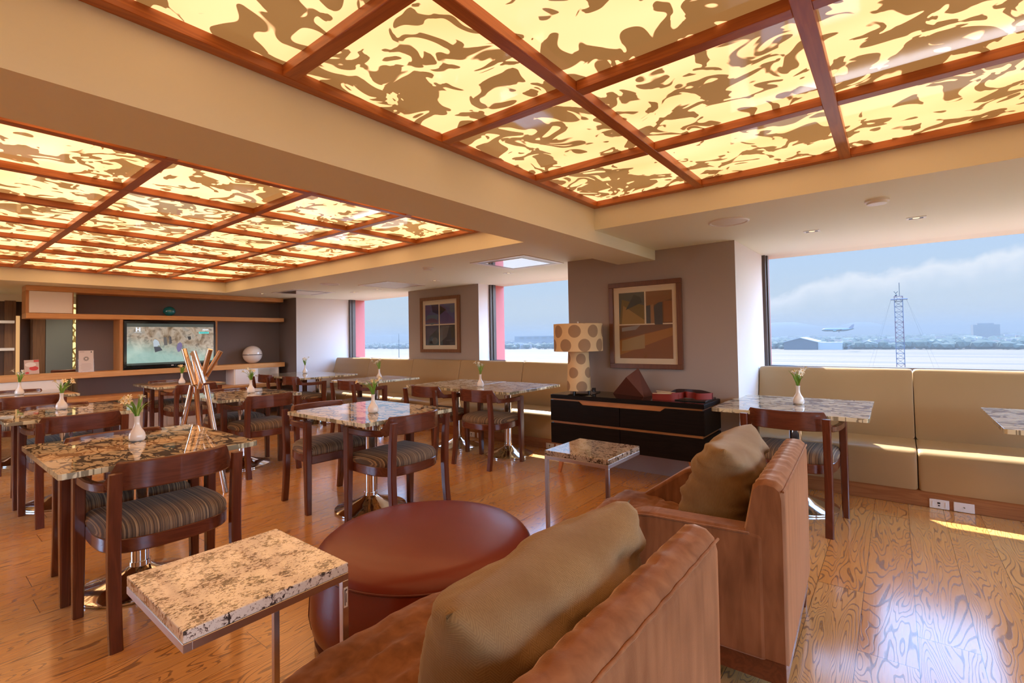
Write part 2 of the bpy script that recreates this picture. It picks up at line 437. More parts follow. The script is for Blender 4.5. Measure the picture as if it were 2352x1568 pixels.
# window wall: pillars, reveals, heads
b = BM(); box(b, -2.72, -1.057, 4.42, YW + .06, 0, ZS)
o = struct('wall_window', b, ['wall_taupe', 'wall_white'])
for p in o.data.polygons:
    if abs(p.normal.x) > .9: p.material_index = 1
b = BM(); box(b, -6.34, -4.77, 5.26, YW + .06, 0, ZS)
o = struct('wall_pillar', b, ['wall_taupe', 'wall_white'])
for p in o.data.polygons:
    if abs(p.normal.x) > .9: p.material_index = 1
b = BM(); prism(b, [(-8.56, 4.5), (-8.41, YW + .06), (-12.2, YW + .06), (-12.2, 4.5)], 2, 0, ZS)
o = struct('wall_corner', b, ['wall_niche', 'wall_white'])
for p in o.data.polygons:
    if p.normal.x > .9: p.material_index = 1
b = BM()
for x0, x1 in ((-8.45, -6.34), (-4.77, -2.72), (-1.057, XR)):
    box(b, x0, x1, 5.29, YW + .06, 0, .95)
struct('wall_sill', b, 'wall_white')
b = BM()                                                # red rendered outer wall
box(b, -13, -8.41, YW + .06, YO, -1, 4); box(b, -6.34, -4.77, YW + .06, YO, -1, 4); box(b, -2.72, -1.057, YW + .06, YO, -1, 4); box(b, XR, XR + 2, YW + .06, YO, -1, 4)
for x0, x1 in ((-8.41, -6.34), (-4.77, -2.72), (-1.057, XR)):
    box(b, x0, x1, YW + .06, YO, -1, .90); box(b, x0, x1, YW + .06, YO, 2.16, 4)
struct('wall_outer', b, 'brick')
for i, (x0, x1) in enumerate(((-8.41, -6.34), (-4.77, -2.72), (-1.057, XR))):
    w = bpy.data.objects.new('window_%d' % (i + 1), None); C.objects.link(w); w['kind'] = 'structure'
    b = BM()
    box(b, x0 - .01, x0 + .03, YW - .07, YW + .06, .95, ZS, .004); box(b, x0 + .03, x0 + .042, YW - .02, YW + .04, .95, ZS)
    box(b, x1 - .03, x1 + .01, YW - .05, YW + .06, .95, ZS, .004); box(b, x0, x1, YW - .05, YW + .06, .94, .975, .004)
    f = obj('window_frame', b, 'bronze', w)
    b = BM(); box(b, x0 + .03, x1 - .03, YW, YW + .012, .97, ZS + .02); obj('pane', b, 'glass', w)
# other walls
b = BM(); box(b, XR, XR + .1, YB, YO, 0, .9)
for y0, y1 in ((YB, -2.0), (1.3, 1.7), (4.9, YO)): box(b, XR, XR + .1, y0, y1, .9, ZS)
struct('wall_right', b, 'wall_cream')
b = BM(); box(b, -12.2, XR, YB - .1, YB, 0, .6); box(b, -12.2, -8.3, YB - .1, YB, .6, ZS); box(b, -5.7, XR, YB - .1, YB, .6, ZS); struct('wall_back', b, 'wall_cream')
w = bpy.data.objects.new('window_6', None); C.objects.link(w); w['kind'] = 'structure'  # added rear window, out of view, to bring daylight onto the left side
b = BM(); box(b, -8.3, -8.25, YB - .08, YB - .02, .6, ZS); box(b, -5.75, -5.7, YB - .08, YB - .02, .6, ZS); box(b, -8.25, -5.75, YB - .08, YB - .02, .6, .64); obj('window_frame', b, 'bronze', w)
b = BM(); box(b, -8.25, -5.75, YB - .055, YB - .045, .64, ZS); obj('pane', b, 'glass', w)
wi = 4  # two windows added in the unseen right wall to let in more daylight
for y0, y1 in ((-2.0, 1.3), (1.7, 4.9)):
    w = bpy.data.objects.new('window_%d' % wi, None); C.objects.link(w); w['kind'] = 'structure'; wi += 1
    b = BM(); box(b, XR + .02, XR + .08, y0, y0 + .05, .9, ZS); box(b, XR + .02, XR + .08, y1 - .05, y1, .9, ZS); box(b, XR + .02, XR + .08, y0 + .05, y1 - .05, .9, .94); obj('window_frame', b, 'bronze', w)
    b = BM(); box(b, XR + .045, XR + .055, y0 + .05, y1 - .05, .94, ZS); obj('pane', b, 'glass', w)
b = BM(); box(b, -12.3, -12.2, YB, YO, 0, ZS); struct('wall_far', b, 'wall_cream')

# ------------------------------------------------------------------ media wall on the left
XT = -8.85; XN = -9.2
b = BM(); box(b, XN - .12, XN, 1.60, 4.52, 0, ZS); struct('wall_left', b, 'wall_niche')
b = BM(); box(b, -10.75, -10.6, -1.5, 1.10, 0, ZS); box(b, -10.75, -10.6, 1.30, 4.5, 0, ZS); struct('wall_recess', (lambda q: (box(q, -10.95, -10.85, 1, 1.4, 0, ZS), q)[1])(BM()), 'darkwood')
struct('wall_lobby', b, 'darkwood', label='dark timber wall of the lobby behind the media wall')
b = BM(); box(b, -10.6, -10.585, .4, 4.4, 1.99, ZS); struct('trim_6', b, 'wall_cream')
b = BM(); box(b, -10.6, -10.56, 1.09, 1.12, 0, 2.0); box(b, -10.6, -10.57, 1.31, 1.45, 0, 2.0); box(b, -10.6, -10.57, 1.0, 1.09, 0, 2.0); struct('trim_7', b, 'midwood')
b = BM(); box(b, -10.84, -10.8, 1.10, 1.19, 0, 1.78); tag(obj('lit_doorway_panel', b, 'litstrip'), 'glowing cream strip in the timber wall left of the white box', 'wall light')
b = BM(); box(b, -10.598, -10.56, 1.455, 1.772, 0, 1.95, .004); tag(obj('divider_panel', b, plain('grey_green', (.20, .215, .20), .5)), 'grey-green screen panel behind the shelf under the white box', 'panel')
b = BM(); box(b, -10.598, -10.58, 1.782, 2.1, 0, 1.98); tag(obj('lattice_screen', b, 'lattice'), 'glowing yellow lattice panel behind the left end of the dark niche', 'wall light')
for z, l in ((1.67, 'upper'), (1.26, 'lower')):
    b = BM(); box(b, -10.6, -10.4, .2, 1.09, z - .02, z + .02); tag(obj('lobby_shelf', b, 'wall_white'), '%s pale shelf on the dark timber wall at the far left' % l, 'shelf', 'pale shelves on the lobby wall')
def board(name, label, y0, y1, z0, z1, x0=XN, x1=XT, mat='oak', cat='shelf'):
    b = BM(); box(b, x0, x1, y0, y1, z0, z1, .003, 1); return tag(obj(name, b, mat), label, cat)
board('wall_shelf', 'top oak board of the media wall, under the ceiling', 1.03, 4.41, 2.03, 2.098)
board('wall_shelf', 'middle oak shelf of the media wall carrying the teal ball', 1.03, 4.42, 1.667, 1.735)
board('wall_shelf', 'long oak counter shelf under the television with the white globe lamp', -.3, 4.43, .845, .925)
board('low_bench_board', 'lowest oak board along the foot of the media wall', 1.39, 4.45, .515, .575, x1=-8.68, x0=XN, cat='shelf')
b = BM(); box(b, XN, XT - .01, 2.005, 2.042, .926, 1.666); tag(obj('shelf_upright', b, 'oakz'), 'oak upright at the left edge of the television', 'upright', 'television uprights')
b = BM(); box(b, XN, XT - .01, 3.268, 3.301, .926, 1.666); tag(obj('shelf_upright', b, 'oakz'), 'oak upright at the right edge of the television', 'upright', 'television uprights')
t = thing('wall_cabinet', 'closed white box cabinet between the oak boards, upper left', 'cabinet', (0, 0, 0))
b = BM(); box(b, XN, XT - .03, 1.03, 1.50, 1.736, 2.029); obj('carcass', b, 'oakz', t)
b = BM(); box(b, XT - .03, XT - .008, 1.06, 1.485, 1.740, 2.027, .002, 1); obj('door', b, 'white', t)
t = thing('hanging_cabinet', 'white cabinet hung under the oak counter at the far left', 'cabinet', (0, 0, 0))
b = BM(); box(b, XN, XT - .04, -.3, 1.40, .59, .844); obj('carcass', b, 'white', t)
b = BM(); box(b, XT - .04, XT - .02, -.29, 1.395, .595, .842, .002, 1); obj('door', b, 'white', t)
t = thing('wall_cabinet', 'small white cabinet with an open cubby under the globe lamp', 'cabinet', (0, 0, 0))
b = BM()
for q in ((3.56, 3.58, .577, .843), (3.94, 3.96, .577, .843), (4.31, 4.325, .577, .843), (3.58, 4.31, .577, .592), (3.58, 4.31, .83, .843)):
    box(b, XN, XT - .02, *q)
box(b, XN, XN + .015, 3.58, 4.31, .577, .843); obj('carcass', b, 'white', t)
b = BM(); box(b, XT - .022, XT - .005, 3.575, 3.945, .58, .842, .002, 1); obj('door', b, 'white', t)
t = thing('low_cabinet', 'cream floor cabinet under the lowest oak board', 'cabinet', (0, 0, 0))
b = BM(); box(b, XN + .003, -8.80, 2.06, 3.1, 0, .513); obj('carcass', b, 'white', t)
b = BM(); box(b, -8.80, -8.78, 2.065, 2.56, .05, .51, .002, 1); obj('door', b, 'white', t)
b = BM(); box(b, -8.80, -8.78, 2.57, 3.09, .05, .51, .002, 1); obj('door', b, 'white', t)

# television
t = thing('television', 'flat black television showing rocks, set between the oak shelves', 'television', (XT + .02, 2.655, 1.295))
b = BM(); box(b, -.05, 0, -.61, .61, -.345, .355, .006); obj('casing', b, 'blackgloss', t)
def tvmat():
    k = Mat('television_picture'); v = k.obj(); y, z = [k.n('SeparateXYZ', {0: v}).outputs[i] for i in (1, 2)]
    n1 = k.noise(k.map(v, (1, 7, 5)), 1, 5, 1.2).outputs[0]; n2 = k.noise(k.map(v, (1, 16, 22)), 1, 3, .5).outputs[0]
    c = k.ramp(n1, [(.25, (.10, .065, .035)), (.42, (.36, .25, .16)), (.55, (.60, .48, .36)), (.7, (.40, .36, .30))])
    c = k.mix(k.ramp(n2, [(.34, .7), (.46, 0.)]), c, (.17, .12, .08))
    low = k.ramp(k.math('MULTIPLY_ADD', z, -1.6, k.math('MULTIPLY_ADD', y, -.28, .32)), [(.25, 0.), (.62, .85)])
    c = k.mix(low, c, (.44, .70, .63))
    edge = k.math('GREATER_THAN', k.math('ABSOLUTE', k.math('ADD', z, .0)), .27)
    c = k.mix(edge, c, (.085, .10, .085))
    return k.pr((.01, .01, .01), .05, Emission_Color=c, Emission_Strength=.62)
b = BM(); box(b, 0, .002, -.575, .575, -.30, .32); scr = obj('screen', b, tvmat(), t)
scr.location.z = -.005
def emis(name, col, s=.8): return plain(name, (.01, .01, .01), .3, Emission_Color=col, Emission_Strength=s)
b = BM()
def flat(bm, pts, x, mi=0):
    f = bm.faces.new([bm.verts.new((x, a, c)) for a, c in pts]); f.material_index = mi
W_, X_ = .0025, 0
def rect(bm, y0, y1, z0, z1, x=.0032, mi=0): flat(bm, [(y0, z0), (y1, z0), (y1, z1), (y0, z1)], x, mi)
# channel mark H with its underline, and the caption block with a turquoise bar
wh_, tl_, dk_ = emis('mark_white', (.85, .88, .92)), emis('mark_teal', (.12, .75, .70)), emis('mark_dark', (.02, .16, .16))
rect(b, -.470, -.452, .20, .262); rect(b, -.430, -.412, .20, .262); rect(b, -.452, -.430, .224, .238); rect(b, -.485, -.40, .186, .190)
obj('channel_mark', b, wh_, scr)
b = BM()
for q in range(7): rect(b, .415 + q * .0125, .424 + q * .0125, .212 + .006 * (q % 2), .240)
rect(b, .36, .505, .165, .196, mi=1)
for q in range(9): rect(b, .375 + q * .0135, .383 + q * .0135, .174, .186, x=.0036, mi=2)
obj('caption', b, [wh_, tl_, dk_], scr)
for q_, c_ in (([(-.255, .05), (-.235, .085), (-.21, .075), (-.185, .05), (-.165, -.015), (-.19, -.01), (-.20, -.03), (-.25, -.03)], (.62, .72, .80)), ([(-.245, -.03), (-.17, -.03), (-.135, -.085), (-.23, -.115)], (.07, .08, .10)),
               ([(.065, .01), (.10, .035), (.125, .01), (.13, -.03), (.10, -.11), (.07, -.12), (.05, -.06)], (.24, .19, .38)), ([(.20, .12), (.245, .125), (.25, .075), (.215, .065)], (.05, .05, .05)), ([(-.12, .11), (-.085, .115), (-.07, -.01), (-.115, -.01)], (.15, .14, .13)), ([(-.05, .13), (-.02, .12), (-.01, .02), (-.045, .0)], (.12, .11, .11))):
    b = BM(); flat(b, q_, .0028); obj('picture_figure', b, emis('figure', c_, .6), scr)
b = BM(); box(b, 0, .003, -.02, .012, -.332, -.322); obj('badge', b, 'whiteplastic', t)

# globe lamp, teal ball, leaflets on the shelves
def sphere(bm, r, c=(0, 0, 0), sz=1, seg=32, rings=18):
    lathe(bm, [(r * sin(pi * i / rings), -r * sz * cos(pi * i / rings)) for i in range(rings + 1)], seg, c)
t = thing('globe_lamp', 'white globe lamp with a dark equator band on the oak counter', 'lamp', (-9.02, 3.93, .925))
b = BM(); sphere(b, .160, (0, 0, .157), .98); gl_ = obj('globe', b, 'porcelain', t, ang=60)
b = BM(); lathe(b, [(.150, .150), (.163, .150), (.163, .162), (.150, .162)], 40); obj('band', b, 'bronze', gl_)
b = BM(); sphere(b, .085, (0, 0, .077), .92); o = obj('glass_ball', b, 'teal', ang=60); o.location = (-9.0, 2.66, 1.735); tag(o, 'teal glass ball on the middle oak shelf', 'ornament')
def leaflet_stand(label, y0, y1, h, tilt, red):
    t = thing('leaflet_stand', label, 'leaflet stand', (-8.93, (y0 + y1) / 2, .925)); w = (y1 - y0) / 2
    a = Matrix.Rotation(-tilt, 4, 'Y')
    b = BM(); box(b, -.002, .002, -w - .006, w + .006, 0, h + .008); box(b, -.03, .05, -w - .006, w + .006, 0, .003); bmesh.ops.transform(b, matrix=a, verts=b.verts); obj('holder', b, 'acrylic', t)
    b = BM(); box(b, .003, .005, -w, w, .006, h)
    if red:
        for cy, cz, ry, rz, mi in ((-.01, h * .68, w * .75, h * .16, 2), (.02, h * .42, w * .62, h * .15, 1), (-.045, .025, .02, .014, 1)):
            flat(b, [(cy + ry * cos(2 * pi * q / 24), cz + rz * sin(2 * pi * q / 24)) for q in range(24)], .0056 + mi * .0002, mi)
        rect(b, w * .3, w, h * .86, h * .99, x=.0056, mi=1)
    else:
        for q in range(12):
            an = 2 * pi * q / 12; dy, dz = cos(an), sin(an); cy, cz, r0, r1 = 0, h * .62, .014, .034
            flat(b, [(cy + r0 * dy - .004 * dz, cz + r0 * dz + .004 * dy), (cy + r1 * dy - .002 * dz, cz + r1 * dz + .002 * dy), (cy + r1 * dy + .002 * dz, cz + r1 * dz - .002 * dy), (cy + r0 * dy + .004 * dz, cz + r0 * dz - .004 * dy)], .0056, 1)
        for q, wd in enumerate((.05, .062, .055, .06, .058, .04)): rect(b, -wd, wd, h * .37 - q * .017, h * .37 - q * .017 + .004, x=.0056, mi=2)
        rect(b, -w + .012, -w + .06, h * .93, h * .955, x=.0056, mi=2); rect(b, w - .03, w - .018, h * .90, h * .965, x=.0056, mi=1)
    bmesh.ops.transform(b, matrix=a, verts=b.verts)
    if red: mt = [plain('leaflet_grey', (.62, .50, .46), .5), plain('leaflet_red', (.62, .06, .07), .5), plain('leaflet_white', (.82, .78, .75), .5)]
    else: mt = [plain('notice_paper', (.74, .66, .62), .5), plain('notice_ink', (.06, .07, .06), .5), plain('notice_text', (.46, .38, .36), .5)]
    obj('leaflet', b, mt, t)
leaflet_stand('tilted leaflet with a red bowl picture on the oak counter', 1.03, 1.17, .20, .30, True)
leaflet_stand('upright white notice with a dark starburst on the oak counter', 1.565, 1.725, .30, .05, False)

# ------------------------------------------------------------------ banquettes
def bench(label, x0, x1, seams):
    t = thing('banquette', label, 'bench', (0, 0, 0)); xs = [x0] + seams + [x1]
    def seg(a, c, prof, name):
        b = BM(); n = len(prof); st = 9; secs = []
        cy = sum(p[0] for p in prof) / n; cz = sum(p[1] for p in prof) / n
        for i in range(st + 1):
            u = i / st; x = a + (c - a) * u
            e = min(u, 1 - u) * (c - a)
            k = 1 - .03 * max(0, 1 - e / .03) ** 2
            secs.append([(x, cy + (p[0] - cy) * k, cz + (p[1] - cz) * k) for p in prof])
        us = [0, .004, .015, .04]
        xx = [a + q for q in us] + [a + (c - a) * q for q in (.2, .35, .5, .65, .8)] + [c - q for q in us[::-1]]
        ks = [.93, .965, .99, 1, 1, 1, 1, 1, 1, 1, .99, .965, .93]
        secs = []
        for x, k in zip(xx, ks):
            u = (x - a) / (c - a); bulge = .012 * sin(pi * u)
            secs.append([(x, cy + (p[0] - cy) * k - (bulge if p[2] else 0), cz + (p[1] - cz) * k + (bulge * .4 if p[2] else 0)) for p in prof])
        loft(b, secs); obj(name, b, 'vinyl', t, ang=50)
    seat = [(4.70, .118, 0), (4.693, .20, 1), (4.692, .30, 1), (4.697, .36, 1), (4.712, .392, 1), (4.745, .405, 1), (4.85, .418, 1), (5.0, .428, 1), (5.12, .432, 0), (5.12, .118, 0)]
    back = [(5.075, .425, 0), (5.10, .55, 1), (5.135, .70, 1), (5.17, .85, 1), (5.190, .94, 1), (5.200, .968, 0), (5.213, .982, 0), (5.238, .984, 0), (5.252, .975, 0), (5.255, .95, 0), (5.255, .425, 0)]
    for a, c in zip(xs, xs[1:]):
        seg(a + .003, c - .003, seat, 'seat_cushion'); seg(a + .003, c - .003, back, 'back_cushion')
    b = BM(); box(b, x0, x1, 4.715, 5.1, 0, .117, .003, 1); obj('plinth', b, 'plinth', t)
bench('long tan vinyl banquette under the two left windows', -8.40, -2.725, [-7.33, -6.16, -5.09, -3.92])
bench('tan vinyl banquette under the big right window', -1.05, 3.55, [.10, 1.25, 2.4])

def outlet(x, kind, label):
    t = thing('wall_outlet', label, 'socket', (x, 4.715, .036), group='outlets in the banquette plinths')
    b = BM(); box(b, -.055, .055, -.008, 0, -.033, .033, .003); pl_ = obj('plate', b, 'whiteplastic', t)
    if kind:
        for q in (-.04, .032):
            b = BM(); box(b, q, q + .008, -.012, -.008, -.018, .018, .001); obj('rocker', b, 'whiteplastic', pl_)
        b = BM(); box(b, -.01, .006, -.0095, -.008, .002, .014); box(b, -.007, .004, -.0095, -.008, -.014, -.006); obj('slots', b, 'black', pl_)
    else:
        b = BM(); lathe(b, [(.004, 0), (.008, .001), (.009, .0015), (.010, 0)], 16); bmesh.ops.rotate(b, cent=(0, 0, 0), matrix=Matrix.Rotation(R(90), 3, 'X'), verts=b.verts); bmesh.ops.translate(b, vec=(0, -.008, 0), verts=b.verts); obj('screw_cap', b, 'whiteplastic', pl_)
outlet(.212, 1, 'cream socket plate with a data port, right banquette plinth')
outlet(.345, 0, 'blank cream plate right of the data port, right banquette plinth')
outlet(-4.43, 1, 'socket plate in the left plinth, seen between chair legs under the double table')
outlet(-4.28, 0, 'blank plate in the left plinth beside chair legs under the double table')
outlet(-3.19, 1, 'socket plate in the left plinth beside the black sideboard')
outlet(-3.05, 0, 'blank plate in the left plinth half behind the small granite table')

# ------------------------------------------------------------------ chair
def rsec(p, hx, hy): # rectangular section in xy at point p
    x, y, z = p; c = .25
    return [(x - hx, y - hy * (1 - c), z), (x - hx * (1 - c), y - hy, z), (x + hx * (1 - c), y - hy, z), (x + hx, y - hy * (1 - c), z),
            (x + hx, y + hy * (1 - c), z), (x + hx * (1 - c), y + hy, z), (x - hx * (1 - c), y + hy, z), (x - hx, y + hy * (1 - c), z)]
def spl(pts, n):
    pts = [Vector(p) for p in pts]; out = []
    for i in range(len(pts) - 1):
        p0 = pts[max(i - 1, 0)]; p1 = pts[i]; p2 = pts[i + 1]; p3 = pts[min(i + 2, len(pts) - 1)]
        for q in range(n):
            t = q / n
            out.append(.5 * ((2 * p1) + (-p0 + p2) * t + (2 * p0 - 5 * p1 + 4 * p2 - p3) * t * t + (-p0 + 3 * p1 - 3 * p2 + p3) * t ** 3))
    out.append(pts[-1]); return out
UP = spl([(.285, .235, 0), (.287, .12, 0), (.282, 0, 0), (.262, -.095, 0), (.215, -.168, 0), (.12, -.214, 0), (0, -.228, 0)], 5)
UP = UP + [Vector((-p.x, p.y, 0)) for p in UP[-2::-1]]
def rail(bm, pts, zlo, zhi, th):
    secs = []
    n = len(pts)
    for i, p in enumerate(pts):
        d = (pts[min(i + 1, n - 1)] - pts[max(i - 1, 0)]).normalized(); nn = Vector((-d.y, d.x, 0)) * th / 2
        a, c = zlo(p), zhi(p); bv = .006
        secs.append([p + nn * .6 + Vector((0, 0, a)), p + nn + Vector((0, 0, a + bv)), p + nn + Vector((0, 0, c - bv)), p + nn * .6 + Vector((0, 0, c)),
                     p - nn * .6 + Vector((0, 0, c)), p - nn + Vector((0, 0, c - bv)), p - nn + Vector((0, 0, a + bv)), p - nn * .6 + Vector((0, 0, a))])
    loft(bm, secs)
def make_chair():
    t = thing('dining_chair', '', 'chair', group='mahogany dining chairs')
    for s in (1, -1):
        b = BM(); loft(b, [rsec((s * .285, .215, 0), .020, .021), rsec((s * .285, .212, .2), .022, .025), rsec((s * .285, .208, .42), .0235, .030), rsec((s * .285, .208, .60), .0235, .031), rsec((s * .285, .21, .690), .0235, .031)])
        obj('front_leg', b, 'mahogz', t)
        b = BM(); loft(b, [rsec((s * .245, y, z), .0235, d) for y, z, d in ((-.262, 0, .018), (-.245, .1, .020), (-.230, .22, .022), (-.222, .36, .024), (-.224, .48, .023), (-.234, .62, .020), (-.250, .745, .017))])
        obj('rear_leg', b, 'mahogz', t)
        arm = [p for p in UP if p.x * s > .24 and p.y > -.13]
        b = BM(); rail(b, arm, lambda p: .640 + .004 * max(0, -p.y * 10), lambda p: .690 - .006 * max(0, min(1, (.22 - p.y) / .2)), .030)
        obj('arm', b, 'mahogy', t, ang=24)
    cr = [p for p in UP if p.y < -.085]
    def zh(p):
        e = (abs(p.x) - .218) / .035
        return .778 if e <= 0 else .778 - .092 * min(1, e)
    cr2 = []
    for a, c in zip(cr, cr[1:]):
        for q in range(3): cr2.append(a.lerp(c, q / 3))
    cr2.append(cr[-1])
    b = BM(); rail(b, cr2, lambda p: .652, zh, .026); obj('crest_rail', b, 'mahog', t, ang=24)
    # seat
    def outline(k, dy=0):
        pts = [(.262, .235), (.270, .10), (.268, -.02), (.25, -.11), (.20, -.175), (.11, -.21), (0, -.218)]
        sp = spl([(x, y, 0) for x, y in pts], 4); full = [(p.x, p.y) for p in sp] + [(-p.x, p.y) for p in sp[-2::-1]]
        return [(x * k, .01 + (y - .01) * k, 0) for x, y in full]
    b = BM(); loft(b, [[(x, y, z) for x, y, _ in outline(k)] for z, k in ((.372, .985), (.378, 1.0), (.432, 1.0), (.436, .985))]); obj('seat_rail', b, 'mahog', t, ang=24)
    b = BM(); loft(b, [[(x, y, z) for x, y, _ in outline(k)] for z, k in ((.432, .95), (.437, .99), (.455, 1.0), (.474, .985), (.490, .94), (.502, .85), (.510, .70), (.516, .45), (.518, .2))]); obj('seat_cushion', b, 'stripes', t, ang=80)
    return t
chair = make_chair(); first = [True]
def place(x, y, rz, label):
    if first[0]:
        first[0] = False; chair.location = (x, y, 0); chair.rotation_euler = (0, 0, rz); chair['label'] = label
    else: dup(chair, (x, y, 0), rz, label)
W90, E90 = R(90), R(-90)      # facing -X, facing +X
place(-2.895, .83, W90, 'nearest mahogany chair, back to the camera, behind the cream granite side table')
place(-3.515, .815, E90, 'chair on the far side of the nearest glass table, only its crest showing above it')
place(-2.88, 2.285, W90 + .02, 'chair between the red pouf and the glass table in the middle of the room')
place(-3.70, 2.215, E90 - .04, 'chair on the left side of the middle glass table, its striped seat showing side-on')
place(-5.115, 2.325, W90, 'chair just right of the chrome branch stand, its back to the camera')
place(-5.845, 2.325, E90, 'chair with its seat half hidden behind the one right of the branch stand')
place(-7.33, 2.42, W90, 'chair seen through the chrome branch stand, in front of the television')
place(-8.11, 2.42, E90, 'chair between the television wall and its table, mostly hidden behind the branch stand')
place(-5.095, .885, W90, 'chair at the left edge, back to the camera, just behind the nearest table')
place(-5.75, .88, E90, 'left-edge chair on the far side of the second table in the nearest row')
place(-7.36, .88, W90, 'far left chair near the oak counter, only its crest in front of the table')
place(-8.12, .88, E90, 'farthest left chair, its crest just under the hanging white cabinet')
place(-3.405, 3.865, 0, 'right-hand chair at the double table by the banquette, nearest the sideboard')
place(-4.19, 3.865, 0, 'left-hand chair at the double table by the banquette')
place(-5.70, 3.86, 0, 'chair at the single banquette table behind the middle glass table')
place(-7.20, 3.86, 0, 'right-hand chair at the farthest double table, near the white corner wall')
place(-8.02, 3.86, 0, 'left-hand chair at the farthest double table, in front of the globe lamp')
place(-.60, 3.93, -.03, 'chair behind the right-hand armchair, at the table by the big window')

# ------------------------------------------------------------------ tables, vases, flowers
tbl = {}
def table(key, x, y, sx, sy, label):
    t = thing('dining_table', label, 'table', (x, y, 0), group='glass-topped pedestal tables')
    if (sx, sy) not in tbl:
        b = BM(); c = .012; a, d = sx / 2, sy / 2
        poly = [(-a + c, -d), (a - c, -d), (a, -d + c), (a, d - c), (a - c, d), (-a + c, d), (-a, d - c), (-a, -d + c)]
        prism(b, poly, 2, .728, .755, .002, 2)
        me = mesh('table_top', b, ['glasstop', 'glassedge'])
        for p in me.polygons:
            if abs(p.normal.z) < .9: p.material_index = 1
        b = BM(); lathe(b, [(.05, .012), (.262, 0), (.268, .004), (.268, .012), (.25, .020), (.15, .048), (.075, .080), (.052, .098), (.046, .104)], 48); mb = mesh('base', b, 'chrome', 50)
        b = BM(); lathe(b, [(.043, .10), (.043, .69)], 32); lathe(b, [(.049, .098), (.049, .125)], 32); mc = mesh('column', b, 'chrome')
        b = BM(); lathe(b, [(.11, .727), (.11, .715), (.05, .69)], 28); mp = mesh('mounting_plate', b, 'steel')
        tbl[(sx, sy)] = (me, mb, mc, mp)
    for n, me in zip(('table_top', 'base', 'column', 'mounting_plate'), tbl[(sx, sy)]): obj(n, me, None, t)
    return t
A_, B_ = (.97, .82), (.76, .96)
table('T1', -3.285, .835, .985, .82, 'nearest glass table with dark branch pattern, left of the cream granite side table')
table('T2', -3.25, 2.30, 1.0, .82, 'glass table in the middle of the room behind the red pouf')
table('T7', -5.50, 2.29, *A_, 'glass table right of the chrome branch stand')
table('T8', -5.49, .885, *A_, 'glass table at the left edge behind the nearest table')
table('T6', -7.78, 2.42, *A_, 'glass table in front of the television')
table('T9', -7.79, .885, *A_, 'farthest left glass table by the oak counter')
table('T3', -4.235, 4.26, .79, .96, 'left half of the double glass table at the banquette, left of the lamp')
table('T3', -3.44, 4.26, .79, .96, 'right half of the double glass table at the banquette, next to the sideboard')
table('T4', -5.79, 4.21, *B_, 'single glass table at the banquette under the small picture')
table('T5', -8.065, 4.20, *B_, 'left half of the farthest double table, before the white corner wall')
table('T5', -7.30, 4.20, *B_, 'right half of the farthest double table, at the end of the banquette')
table('T10', -.62, 4.245, .95, .97, 'glass table between the right armchair and the big window')
table('T11', .925, 4.24, .95, .98, 'glass table cut off by the right edge of the picture')

